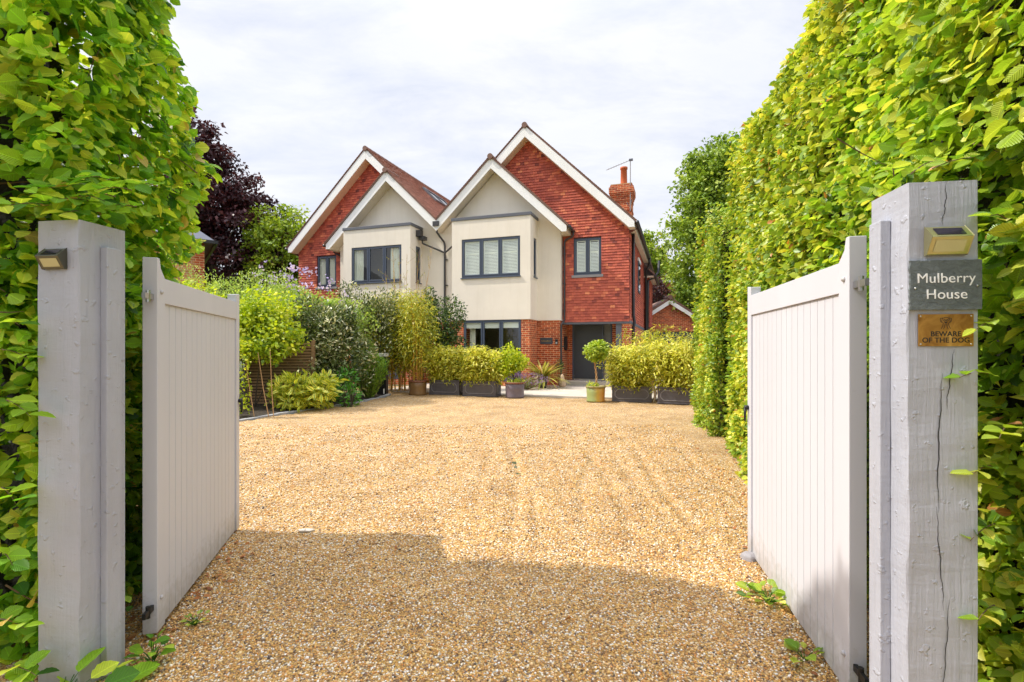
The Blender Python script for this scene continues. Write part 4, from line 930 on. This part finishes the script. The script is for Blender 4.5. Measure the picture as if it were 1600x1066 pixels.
# left bed, near to far
shrub('lime_shrub', 'tall bright lime green shrub arching over the slatted fence', (-6.2, 12.0), [(0, 0, 1.9, 1.1, .8, .7), (-1.2, .2, 2.2, 1.0, .8, .7), (.8, -.1, 1.6, .6, .5, .5), (.1, .1, 2.35, .8, .7, .4), (-2.2, .3, 2.2, 1.1, .8, .8), (-1.0, -.9, .9, .3, .3, 1.0), (.2, -.5, 1.45, .6, .3, .2), (-.6, -.2, 1.3, .55, .4, .35)], 12500, .10, MID, M['lime'], dr=(.1, 0, -.1), lump=.7, shell=.8, seed=31)
m = MB()
cr_ = empty('cane_stems', (-5.35, 10.5, G(10.5)), 0, 'bare tan canes rising against the slatted fence beside the left gate', 'plant')
for k, (a, b) in enumerate(((0, -.22), (.3, .05), (.4, .3))):
    m = MB(); m.tube([(a, 0, 0), ((a+b)/2, .02, .6), (b, .05, 1.25+.1*k)], [.010, .008, .005], 6); m.build('stem', M['tan'], cr_)
P = rng.uniform([-.75, -.15, .05], [-.1, .15, 1.6], (700, 3)); leaves('foliage', P, rv(700)+[0, 0, 1], rv(700), .07, MID, M['lime'], cr_)
shrub('yellow_shrub', 'loose yellow green shrub above the left gate in front of the brick neighbour', (-7.6, 13.4), [(0, 0, 2.7, 1.4, .8, .7), (1.2, .3, 2.9, .9, .8, .6), (-1.2, 0, 2.6, 1, .8, .8)], 8000, .075, LONG, M['palegreen'], lump=.5, dr=(0, 0, .6), seed=41)
mal = shrub('mallow_shrub', 'pale green mallow with lilac flowers in front of the left house', (-5.75, 14.4), [(0, 0, 2.35, 1.1, .8, .6), (-.9, 0, 2.5, .7, .7, .7), (.9, -.1, 2.2, .8, .7, .6), (0, -.2, 1.6, 1.3, .7, 1.0)], 12500, .075, MID, M['palegreen'], lump=.55, dr=(0, 0, .5), seed=51)
P, d = blob_points([(-.2, -.2, 2.9, 1.1, .8, .6), (-.9, -.2, 2.9, .8, .7, .7)], 60, .3, .05, 5); P[:, 2] += .15
fl_n = len(P)*7; idx = np.repeat(np.arange(len(P)), 7); tag(leaves('flowers', P[idx]+.07*rng.normal(size=(fl_n, 3)), rv(fl_n)-[0, .8, 0], rv(fl_n), .085, MID, M['mallow'], mal), kind='stuff')
fe = empty('slatted_fence', (-6.55, 12.55, G(12.5)), R(2), 'weathered brown slatted fence panel behind the yellow variegated shrub', 'fence')
m = MB()
for k in range(21): m.box(0, 1.55, random.uniform(0, .006), .022, .04+k*.073, .093+k*.073)
m.build('slat_panel', M['slatefence'], fe)
for x in (-.08, 1.55): m = MB(); m.box(x, x+.08, -.01, .08, -.1, 1.62); m.build('post', M['slatefence'], fe)
m = MB(); m.box(0, 1.55, .03, .04, .03, 1.6); m.build('backing', M['mass'], fe)
shrub('variegated_shrub', 'low rounded shrub with yellow edged leaves beside the kerb', (-4.85, 11.75), [(0, 0, .44, .76, .5, .44), (-.3, 0, .4, .45, .4, .42), (.35, -.05, .42, .42, .4, .38)], 1150, .21, T_leaf([(.4, .17), (.65, .15)], .05, .25), M['variegated'], up=.4, lump=.35, shell=.5, seed=61)
shrub('fern_plant', 'small dark green fern between the variegated and silver shrubs', (-4.0, 12.35), [(0, 0, .25, .35, .3, .3), (-.1, .2, .6, .25, .3, .35)], 420, .13, LONG, M['fern'], lump=.2, seed=66)
shrub('silver_shrub', 'large silvery green elaeagnus with pale leaf backs behind the variegated shrub', (-4.92, 13.3), [(0, 0, 1.45, 1.1, .8, 1.1), (-.35, .1, 1.9, .8, .7, .9), (.35, -.05, 1.05, .85, .7, 1.0), (-.6, 0, 1.0, .7, .6, .9), (.2, .1, 2.0, .6, .6, .6)], 15000, .12, LONG, M['silver'], lump=.3, seed=71)
shrub('olive_shrub', 'taller loose elaeagnus with upright shoots in front of the left bay', (-4.2, 15.3), [(0, 0, 1.8, .9, .7, 1.1), (-.55, 0, 2.6, .6, .5, .6), (.2, .1, 2.5, .55, .5, .6), (-.8, 0, 2.9, .25, .2, .45), (.45, 0, 2.8, .3, .3, .3)], 6500, .10, LONG, M['silver'], lump=.5, dr=(0, 0, .5), seed=81)
# rosemary: upright feathery shoots
def spiky(name, label, xy, n_sh, w, h, mat, cat='shrub', seed=1, per=60, size=.07, tmpl=NEEDLE):
    r = empty(name, (xy[0], xy[1], G(xy[1])), 0, label, cat); g = np.random.default_rng(seed); P = []; D = []; m = MB()
    for k in range(n_sh):
        a = g.uniform(0, 6.28); q = g.random()**.6; ln = h*(1-.45*q)*g.uniform(.75, 1.1); lean = q*w*g.uniform(.6, 1.1)
        st = np.array([.12*math.cos(a)*w, .12*math.sin(a)*w, .03]); e = np.array([math.cos(a)*lean, math.sin(a)*lean*.8, ln]); mid = st*.5+e*np.array([.62, .62, .45])
        t = g.random(per)**.7; t = t[:, None]; B = (1-t)**2*st+2*t*(1-t)*mid+t*t*e; T = 2*(1-t)*(mid-st)+2*t*(e-mid)
        P.append(B+.02*g.normal(size=B.shape)); D.append(unit(T)+.45*g.normal(size=B.shape)); m.tube([st, mid, e], [.006, .004, .002], 4, False)
    P = np.concatenate(P); D = np.concatenate(D); leaves('foliage', P, rv(len(P))+[0, -.3, .5], D, size*rng.uniform(.7, 1.2, len(P)), tmpl, mat, r); m.build('stem', M['twig'], r); return r
spiky('rosemary_bush', 'upright bright green feathery bush beside the black pedestal', (-3.98, 14.1), 150, .58, 1.6, M['rosemary'], seed=4, per=75, size=.10, tmpl=T_leaf([(.35, .10)], .01, .1))
# black pedestal
pd = empty('pedestal_unit', (-3.84, 15.0, G(15.0)), -.15, 'slim black pedestal with a white band at the top beside the golden bamboo', 'pedestal')
m = MB(); m.box(-.15, .15, -.09, .09, 0, 1.14); m.build('body', M['black'], pd, bevel=.012)
m = MB(); m.box(-.155, .155, -.1, .1, 1.142, 1.245); m.build('top_band', M['white'], pd, bevel=.01)
m = MB(); m.tube([(.1+.04*math.cos(t), -.10, .92+.1*math.sin(t)) for t in np.linspace(0, 6.28, 15)], .012, 6); gr = plain('green_plastic', S(70, 170, 70), .4); m.build('loop', gr, pd)
m = MB(); m.box(.06, .1, -.094, -.091, .05, .2); m.build('sticker', M['white'], pd)
m = MB(); m.tube([(.09, -.09, .54), (.09, -.11, .54)], .035, 12); m.build('lock', M['steel'], pd)
# bamboo
def bamboo(r, x0, x1, y0, y1, z0, h, nc, nl, mat, size, clear=.15, lean=.15, seed=0, cane='cane', tmpl=BLADE, cr=.006, tops=None):
    g = np.random.default_rng(seed); m = MB(); P = []; D = []
    for k in range(nc):
        b = np.array([g.uniform(x0, x1), g.uniform(y0, y1), z0]); hh = h*g.uniform(.7, 1.08); e = b+np.array([g.normal()*lean, g.normal()*lean*.8, hh]); mid = b*.5+e*.5+np.array([0, 0, hh*.06]); mid[:2] = b[:2]*.75+e[:2]*.25
        m.tube([b, b*.6+mid*.4, mid, (mid+e)/2, e], [cr, cr, cr*.8, cr*.6, cr*.3], 5, False)
        q = nl//nc; t = clear+(1-clear)*g.random(q)**.8; t = t[:, None]; B = (1-t)**2*b+2*t*(1-t)*mid+t*t*e
        sprd = .16*h*(.35+.65*np.sin(np.pi*np.clip(t, 0, 1)**.9)); cl = np.repeat(g.normal(size=((q+7)//8, 3)), 8, 0)[:q]; B = B+cl*[1, 1, .6]*sprd*.75+.035*g.normal(size=B.shape)
        P.append(B); D.append(unit(cl*[1, 1, .3]+[0, 0, -.25])+.45*g.normal(size=B.shape))
    P = np.concatenate(P); D = np.concatenate(D); k = P[:, 2] > z0-.02; P, D = P[k], D[k]
    leaves('foliage', P, rv(len(P))*.6+[0, -.2, .8], D, size*rng.uniform(.65, 1.2, len(P)), tmpl, mat, r); m.build('stem', M[cane], r)
BL2 = T_leaf([(.4, .11)], .02, .35); BL3 = T_leaf([(.4, .14)], .03, .35)
gbm = empty('golden_bamboo', (-3.6, 16.3, G(16.3)), 0, 'tall golden bamboo clump with orange canes behind the brown pot', 'bamboo')
bamboo(gbm, -.85, .8, -.3, .3, 0, 2.95, 50, 24000, M['bamboo_gold'], .15, clear=.30, lean=.22, seed=3, tmpl=BL2, cr=.013)
m = MB(); P = []
bs = empty('bare_shrub', (-3.75, 16.7, G(16.6)), 0, 'tall nearly bare twiggy shrub rising above the bamboo before the left bay', 'shrub')
g = np.random.default_rng(77)
for k in range(11):
    x = g.uniform(-.5, 1.1); hh = g.uniform(3.3, 4.9); p0 = Vector((x*.5, 0, 1)); p1 = Vector((x*1.1+g.normal()*.1, g.normal()*.15, hh)); m.tube([p0, p0.lerp(p1, .5)+Vector((.04, 0, 0)), p1], [.012, .009, .003], 5, False)
    for j in range(7):
        q = p0.lerp(p1, g.uniform(.4, .98)); e = q+Vector((g.normal()*.16, g.normal()*.1, g.uniform(.15, .4))); m.tube([q, e], [.004, .002], 4, False); P += [np.array(q.lerp(e, t)) for t in g.random(5)]
m.build('stem', M['tan'], bs); P = np.array(P); leaves('foliage', P, rv(len(P))+[0, 0, .5], rv(len(P)), .055, LONG, M['bamboo_gold'], bs)
shrub('camellia_bush', 'dark glossy evergreen shrub against the cream wall between the two bays', (-2.25, 16.6), [(0, 0, 2.2, .6, .5, .85), (-.35, .1, 1.5, .6, .5, 1.0), (.25, -.05, 1.2, .55, .5, .9), (-.45, 0, 3.0, .22, .2, .45), (.3, 0, 2.3, .4, .4, .5), (-.5, .1, 2.6, .4, .4, .5)], 9500, .07, MID, M['darkgreen'], lump=.35, seed=91)
# pots and planters
M['leadbox'] = plain('lead_planter', S(92, 88, 92), .55, .2, .25, 7, .4, 30)
M['bronzepot'] = plain('bronze_glaze', S(128, 96, 58), .35, 0, .3, 5)
M['bluepot'] = plain('blue_glaze', S(112, 100, 108), .35, 0, .35, 4)
n = NT('green_gold_glaze'); tcn = n.n('TexCoord'); sp = n.n('SeparateXYZ'); n.l(tcn.outputs['Object'], sp.inputs[0])
k = n.math('ADD', n.math('MULTIPLY', sp.outputs[0], 1.9), n.math('MULTIPLY', n.noise(n.coord(), 5, 4), .55)); n.col(n.ramp(k, [(.05, S(146, 156, 98)), (.3, S(196, 166, 76)), (.6, S(198, 140, 62))])); n.b.inputs['Roughness'].default_value = .3; M['goldpot'] = n.m
def pot(name, label, xy, rad, h, mat, rim, group='round glazed pots along the paving edge'):
    r = empty(name, (xy[0], xy[1], G(xy[1])+.01), 0, label, 'plant pot', group)
    m = MB(); m.lathe([(rad*.93, 0), (rad*.97, .02), (rad*.92, .05), (rad*.94, h*.5), (rad*.96, h-.05), (rad*.93, h-.045), (rad*.88, h-.06), (rad*.8, h-.08)], n=40); m.build('pot_body', mat, r, smooth=True)
    m = MB(); m.lathe([(rad*.955, h-.052), (rad*1.04, h-.04), (rad*1.05, h-.01), (rad*1.0, h), (rad*.9, h-.005), (rad*.88, h-.05)], n=40); m.build('rim', rim, r, smooth=True)
    m = MB(); m.lathe([(rad*.9, h-.07), (rad*.5, h-.045), (0, h-.04)], n=24); m.build('soil', M['soil'], r, smooth=True)
    return r
br = plain('pot_rim', S(132, 84, 62), .5, 0, .15)
p1_ = pot('bamboo_pot', 'round brown glazed pot with bamboo at the left end of the row', (-2.8, 15.05), .27, .43, M['bronzepot'], br)
bamboo(p1_, -.15, .15, -.15, .15, .36, 2.6, 12, 3600, M['bamboo_gold'], .12, clear=.3, lean=.16, seed=9, tmpl=BL2, cr=.009)
def planter(label, p, q, seed, h=.41, bh=1.0, nl=7500, d=.45):
    dx, dy = q[0]-p[0], q[1]-p[1]; L = math.hypot(dx, dy)
    r = empty('bamboo_planter', (p[0], p[1], G(p[1])+.01), math.atan2(dy, dx), label, 'planter', 'rectangular lead planters of bamboo')
    m = MB(); t = .03
    m.box(0, L, 0, t, 0, h); m.box(0, L, d-t, d, 0, h); m.box(0, t, t, d-t, 0, h); m.box(L-t, L, t, d-t, 0, h); m.box(t, L-t, t, d-t, 0, .05); m.build('trough', M['leadbox'], r, bevel=.006)
    m = MB(); m.box(-.012, L+.012, -.012, .03, h, h+.03); m.box(-.012, L+.012, d-.03, d+.012, h, h+.03); m.box(-.012, .03, .03, d-.03, h, h+.03); m.box(L-.03, L+.012, .03, d-.03, h, h+.03); m.box(-.01, L+.01, -.01, d+.01, -.001, .035); m.build('rim', M['leadbox'], r, bevel=.006)
    m = MB()
    def panel(fn, l):
        c = .07; a, b, z0, z1 = .08, l-.08, .085, h-.06
        ring = [(a+c, z0), (b-c, z0), (b, z0+c), (b, z1-c), (b-c, z1), (a+c, z1), (a, z1-c), (a, z0+c), (a+c, z0)]
        for u, v in zip(ring, ring[1:]): m.tube([fn(*u), fn(*v)], .008, 6)
    panel(lambda a, z: (a, -.004, z), L); panel(lambda a, z: (L+.004, a, z), d); m.build('moulding', plain('planter_moulding', S(140, 136, 140), .5, .1), r)
    m = MB(); m.box(t, L-t, t, d-t, .05, h-.04); m.build('soil', M['soil'], r)
    bamboo(r, .03, L-.03, .05, d-.05, h-.05, bh, 34, nl, M['bamboo'], .135, clear=.0, lean=.17, seed=seed, tmpl=BL3, cane='cane', cr=.005)
    return r
planter('lead grey planter of bamboo next to the brown round pot', (-2.47, 15.1), (-1.55, 14.83), 21)
planter('lead grey planter of bamboo under the ground floor window, left of the bluish round pot', (-1.43, 14.68), (-.46, 14.36), 22)
planter('lead grey planter of bamboo just right of the standard bay tree', (2.63, 13.3), (3.6, 13.05), 23, h=.38, bh=1.08)
planter('lead grey planter of bamboo at the right end against the hedge', (3.70, 12.85), (4.62, 12.45), 24, h=.39, bh=1.2)
p2_ = pot('shrub_pot', 'round bluish glazed pot with a yellow green shrub', (.08, 14.3), .28, .44, M['bluepot'], br)
P, d = blob_points([(-.16, .1, 1.0, .40, .32, .46), (.14, 0, .98, .26, .25, .30), (-.3, .1, .8, .25, .25, .3)], 2500, .5, .7, 5); leaves('foliage', P, d+[0, 0, .5]+.5*rng.normal(size=P.shape), d+.7*rng.normal(size=P.shape), .075, MID, M['lime'], p2_)
P, d = blob_points([(0, 0, .46, .26, .26, .1)], 300, .2, .5, 6); leaves('foliage', P, d+[0, 0, 1], rv(len(P)), .05, MID, M['lime'], p2_)
m = MB(); m.tube([(0, 0, .38), (-.05, .05, .7), (-.08, .1, 1.0)], [.018, .014, .008], 6); m.tube([(0, 0, .5), (.1, .0, .95)], [.012, .006], 6); m.build('stem', M['bark'], p2_)
p3_ = pot('standard_tree_pot', 'round pot in green and orange glaze with a ball-headed standard bay tree', (2.21, 13.35), .255, .41, M['goldpot'], plain('pot_rim_green', S(150, 136, 84), .45))
P, d = blob_points([(0, 0, 1.33, .29, .29, .28), (.09, 0, 1.35, .24, .25, .22)], 1800, .2, .5, 15); leaves('foliage', P, d+[0, 0, .4]+.4*rng.normal(size=P.shape), d*.7+.5*rng.normal(size=P.shape), .075, MID, M['topiary'], p3_)
m = MB()
for ph in (0, math.pi): m.tube([(.018*math.cos(t*18+ph)+.02*math.sin(t*5), .018*math.sin(t*18+ph), .37+.75*t) for t in np.linspace(0, 1, 26)], .014, 6)
m.build('trunk', M['tan'], p3_, smooth=True)
P, d = blob_points([(-.08, 0, .42, .18, .2, .1)], 160, .2, .5, 6); leaves('foliage', P, d+[0, 0, 1], rv(len(P)), .05, MID, M['lime'], p3_)
# phormium, lavender, ornament, driftwood, rear bamboo
ph = empty('phormium_plant', (1.05, 17.35, G(17)+.02), 0, 'spiky yellow striped phormium in a dark pot below the slate plaque', 'potted plant')
m = MB(); m.lathe([(.13, 0), (.17, .26), (.19, .28), (.19, .31), (.15, .31), (.14, .26)], n=24); m.build('pot_body', M['leadbox'], ph, smooth=True)
n_ = 130; a = rng.uniform(0, 6.28, n_); el = rng.uniform(.15, 1.3, n_); D = np.stack([np.cos(a)*np.cos(el), np.sin(a)*np.cos(el), np.sin(el)], 1)
P = np.stack([.05*np.cos(a), .05*np.sin(a), .28+0*a], 1); leaves('foliage', P, np.array([0, 0, 1.])-.3*D, D, rng.uniform(.6, 1.0, n_), STRAP, M['phormium'], ph, rng.random(n_))
lav = spiky('lavender_bush', 'low lavender with mauve flower spikes between the bluish pot and the phormium', (.42, 16.6), 110, .75, .5, M['rosemary'], seed=12, per=26, size=.07)
P, d = blob_points([(0, -.1, .34, .75, .4, .22), (-.35, 0, .4, .35, .3, .2)], 900, .2, .25, 9); leaves('flowers', P, rv(len(P)), [0, 0, 1]+.5*rv(len(P)), .055, LONG, M['lavender'], lav)
orn = empty('stone_ornament', (1.76, 17.7, G(17.7)+.02), 0, 'small pale stone ornament standing beside the front doorstep', 'ornament')
m = MB(); m.lathe([(.10, 0), (.13, .04), (.125, .15), (.095, .26), (.06, .32), (.065, .36), (.05, .41), (.015, .44)], n=20); m.build('figure', plain('pale_stone', S(206, 180, 158), .8, 0, .2, 8, .6, 30), orn, smooth=True)
shrub('box_bush', 'small dark green bush at the foot of the porch wall', (1.70, 18.05), [(0, 0, .78, .16, .14, .18)], 260, .05, MID, M['darkgreen'], seed=3, stems=2)
dw = empty('driftwood_piece', (3.66, 13.1, G(13)+.01), 0, 'pale twisted driftwood piece standing between the two right planters', 'driftwood')
m = MB(); m.tube([(.02, 0, 0), (.06, 0, .25), (-.04, 0, .45), (.03, .02, .62), (-.01, 0, .85), (.03, 0, 1.1)], [.04, .035, .03, .025, .018, .006], 8); m.tube([(.03, 0, .3), (-.08, 0, .5)], [.02, .008], 6); m.build('branch', plain('driftwood', S(214, 196, 172), .8, 0, .2), dw, smooth=True)
rb = empty('rear_bamboo', (4.35, 15.2, G(15)), 0, 'darker arching bamboo behind the right planters beside the house corner', 'bamboo')
bamboo(rb, -.5, .8, -.4, .4, 0, 1.95, 26, 5500, M['bamboo_gold'], .14, clear=.2, lean=.3, seed=33, tmpl=BL2)

# ------------------------------------------------------------------ buildings behind
def simple_gable(name, label, loc, rz, hw_, eave, apex, dep, wallm, open_top=None, group=None):
    r = empty(name, loc, rz, label, 'building', group); f = lambda a, z, d: (a, d, z)
    m = MB(); ft = [(-hw_, open_top or 0), (hw_, open_top or 0), (hw_, eave), (0, apex), (-hw_, eave)]; m.prism(ft, f, 0, .2)
    m.box(-hw_, -hw_+.2, .2, dep, 0, eave); m.box(hw_-.2, hw_, .2, dep, 0, eave)
    m.build('wall', wallm, r)
    if open_top: m = MB(); m.box(-hw_, hw_, .1, .18, 0, open_top-.02); m.build('garage_door', M['door'], r)
    s = (apex-eave)/hw_; o = .3; m = MB()
    for g_ in (-1, 1): m.hexa([(g_*(hw_+o), -.25, eave-s*o), (0, -.25, apex), (0, dep, apex), (g_*(hw_+o), dep, eave-s*o), (g_*(hw_+o), -.25, eave-s*o+.12), (0, -.25, apex+.14), (0, dep, apex+.14), (g_*(hw_+o), dep, eave-s*o+.12)])
    m.build('roof', M['rooft'], r)
    m = MB()
    for g_ in (-1, 1): m.prism([(0, apex-.01), (g_*(hw_+o-.02), eave-s*(o-.02)), (g_*(hw_+o-.02), eave-s*(o-.02)-.22), (0, apex-.25)], f, -.24, -.2)
    m.build('bargeboard', M['white'], r); m = MB(); m.tube([(0, -.3, apex+.12), (0, .5, apex+.12)], .13, 10); m.build('ridge_cap', M['rooft'], r)
    return r
simple_gable('brick_garage', 'small red brick outbuilding with white gable boards behind the house', (8.7, 28, .3), -.05, 2.0, 2.65, 3.95, 5, M['brick'], 2.2)
dh = simple_gable('distant_house', 'distant gabled house with white boards behind the trees at right', (13.2, 46, 0), 0, 1.9, 8.6, 10.6, 8, M['brick'])
m = MB(); m.box(-1.8, 1.8, -.1, .0, 7.6, 8.4); m.build('render_band', M['white'], dh)
nb = empty('neighbour_house', (-9.75, 16, 0), .62, 'yellow brick building with slate roof glimpsed behind the left hedge', 'building')
m = MB(); m.box(-8, 0, 0, 9, 0, 4.9); m.build('wall', M['brick2'], nb); m = MB(); m.box(-.25, .015, -.015, .2, 0, 4.85); m.build('quoin', M['brick'], nb)
m = MB(); m.hexa([(-8.3, -.3, 4.9), (.3, -.3, 4.9), (.3, 9.3, 4.9), (-8.3, 9.3, 4.9), (-6, 3, 7.2), (-2, 3, 7.2), (-2, 6, 7.2), (-6, 6, 7.2)]); m.build('roof', M['slab'], nb)
m = MB(); m.box(-8.3, .34, -.36, -.28, 4.82, 4.92); m.box(.28, .36, -.36, 9.3, 4.82, 4.92); m.build('gutter', M['black'], nb)

# ------------------------------------------------------------------ trees
def tree(name, label, xy, h, crown, n_cl, per, size, mat, tmpl=DIA, r_cl=.7, trunk=.25, group=None, seed=1, sq=.6, lay=0):
    """crown: list of ellipsoids (dx,dy,z,rx,ry,rz); leaves gather in clusters at limb ends"""
    r = empty(name, (xy[0], xy[1], 0), 0, label, 'tree', group); g = np.random.default_rng(seed)
    B = np.array(crown, float); vol = (B[:, 3]*B[:, 4]*B[:, 5])**.67; c = g.choice(len(B), n_cl, p=vol/vol.sum()); d = unit(g.normal(size=(n_cl, 3)))
    C = B[c, :3]+d*B[c, 3:6]*(g.random(n_cl)**.35)[:, None]
    idx = np.repeat(np.arange(n_cl), per); n = len(idx); rad = r_cl*g.uniform(.6, 1.3, n_cl)
    dd = unit(g.normal(size=(n, 3))); P = C[idx]+dd*(rad[idx]*g.random(n)**.45)[:, None]*np.array([1, 1, sq])
    N = dd*.4+[0, 0, .8]+.5*g.normal(size=(n, 3)); D = dd*.5+(B[c][idx][:, :3]*0)+[0, 0, -.1]+.6*g.normal(size=(n, 3))
    leaves('crown', P, N, D, size*g.uniform(.7, 1.3, n), tmpl, mat, r, np.clip(.45+.18*g.normal(size=n)+(.14*g.normal(size=n_cl))[idx], 0, 1))
    m = MB(); top = max(b[2] for b in crown); m.tube([(0, 0, -.3), (.1, 0, h*.25), (crown[0][0]*.4, 0, h*.5), (crown[0][0]*.8, crown[0][1]*.8, top)], [trunk, trunk*.8, trunk*.6, trunk*.2], 10)
    for i in range(min(n_cl, 60)):
        s0 = Vector((crown[0][0]*.3, 0, h*random.uniform(.18, .5))); e = Vector(C[i]); m.tube([s0, s0.lerp(e, .5)+Vector((0, 0, -.05*h*random.random())), e], [trunk*.3, trunk*.16, .02], 6, False)
    m.build('trunk', M['bark'], r); return r
cb = [(-2.2, 0, 14.5, 2.3, 2.5, 3.2), (-.7, 0, 11.5, 3.6, 3, 3.2), (1.0, 0, 9, 4.2, 3, 2.6), (1.9, 0, 6.6, 4.3, 3, 2.2), (-3, 0, 8, 3, 3, 5), (1.4, 0, 4.4, 4.0, 2.6, 2.0)]
tree('copper_beech', 'tall dark purple copper beech behind the left hedge', (-19.0, 33), 17, cb, 420, 90, .27, M['copper'], r_cl=.95, sq=.35, trunk=.4, seed=5)
tree('maple_tree', 'round green tree between the purple beech and the left house', (-14.6, 32), 12, [(0, 0, 7.7, 2.2, 2, 3.0), (1.6, 0, 6.5, 1.9, 2, 3.1), (-.9, 0, 8, 1.5, 1.5, 2.4), (2.6, 0, 7.6, 1.3, 1, 2.0), (.3, 0, 3.5, 3.4, 2, 2.6)], 280, 90, .22, M['bright_tree'], r_cl=.75, seed=6)
tree('garden_tree', 'low dark green tree seen under the copper beech', (-15.5, 26), 6, [(0, 0, 3.2, 3, 1.5, 2.0), (-3, 0, 3, 2.5, 1.5, 2)], 90, 90, .2, M['green_tree'], r_cl=.7, seed=16)
tree('sycamore_tree', 'big green tree rising behind the right hedge', (12.6, 29), 16, [(0, 0, 9.7, 2.9, 2.5, 3.6), (-1.8, 0, 8.2, 2.0, 2, 3.0), (1.6, 0, 11.8, 2.2, 2, 2.2), (-1.5, 0, 10.8, 1.7, 1.5, 1.9), (-.2, 0, 12.2, 1.4, 1.5, 1.4), (1.5, 0, 8, 3, 2, 4), (-1.6, 0, 5, 2, 2, 3), (3, 0, 12.9, 1.6, 1.5, 1.8)], 560, 90, .22, M['green_tree'], r_cl=.75, seed=7, trunk=.35)
tree('ash_tree', 'small light green tree above the distant gabled house', (11.6, 44), 12, [(0, 0, 10, 1.6, 1.5, 1.9), (1.5, 0, 9, 1.6, 1.5, 1.6)], 60, 80, .24, M['bright_tree'], r_cl=.7, seed=8)
tree('purple_plum', 'small purple leaved tree above the brick outbuilding', (10.0, 35), 7, [(0, 0, 5.1, 1.2, 1, 1.7), (-.6, 0, 4, 1.5, 1, 1.4)], 60, 90, .17, M['copper'], r_cl=.5, seed=9, trunk=.12)
tree('laurel_tree', 'dark green tree between the purple leaved tree and the right hedge', (12.4, 34), 7, [(0, 0, 4.6, 1.5, 1.5, 2.2), (1.5, 0, 4, 1.5, 1.5, 2.5)], 90, 95, .17, M['green_tree'], r_cl=.6, seed=10, trunk=.15)

# across the road, behind the viewer: trees that shade the frontage and show in the window glass
for i, (x, y, h) in enumerate(((-15, -24, 10), (-5, -26, 12), (5, -25, 11), (15, -24, 10))):
    tree('street_tree', ['leafy tree across the road, farthest left', 'tallest leafy tree across the road', 'leafy tree across the road opposite the right post', 'leafy tree across the road, farthest right'][i], (x, y), h,
         [(0, 0, h*.62, 4.4, 3.5, h*.36), (1, 0, h*.4, 4.2, 3.2, h*.3)], 120, 70, .42, M['green_tree'], r_cl=1.3, seed=40+i, trunk=.35, group='trees across the road')

# fallen leaves and bits along the hedge feet
lm('dead', [(0, S(120, 70, 36)), (.5, S(168, 104, 52)), (1, S(196, 150, 84))], .1, .7)
def litter(n, xs, y0, y1, seed):
    g = np.random.default_rng(seed); y = g.uniform(y0, y1, n); x = xs(y, g.random(n)); return np.stack([x, y, gz(x, y)+.012], 1)
P = np.concatenate([litter(120, lambda y, q: -1.72-.12*(y-2.4)-.35*q, 2.3, 3.9, 1), litter(110, lambda y, q: 1.62+.26*(y-2)+.12-.5*q**2, 2.2, 8, 2), litter(50, lambda y, q: (q-.5)*3.6+.4, 2.2, 9, 3)])
tag(leaves('fallen_leaves', P, np.array([0, 0, 1.])+.3*rng.normal(size=P.shape), rng.normal(size=P.shape)*[1, 1, .15], rng.uniform(.02, .05, len(P)), MID, M['dead']), 'brown fallen leaves scattered on the gravel by the hedges', 'leaf litter', kind='stuff')
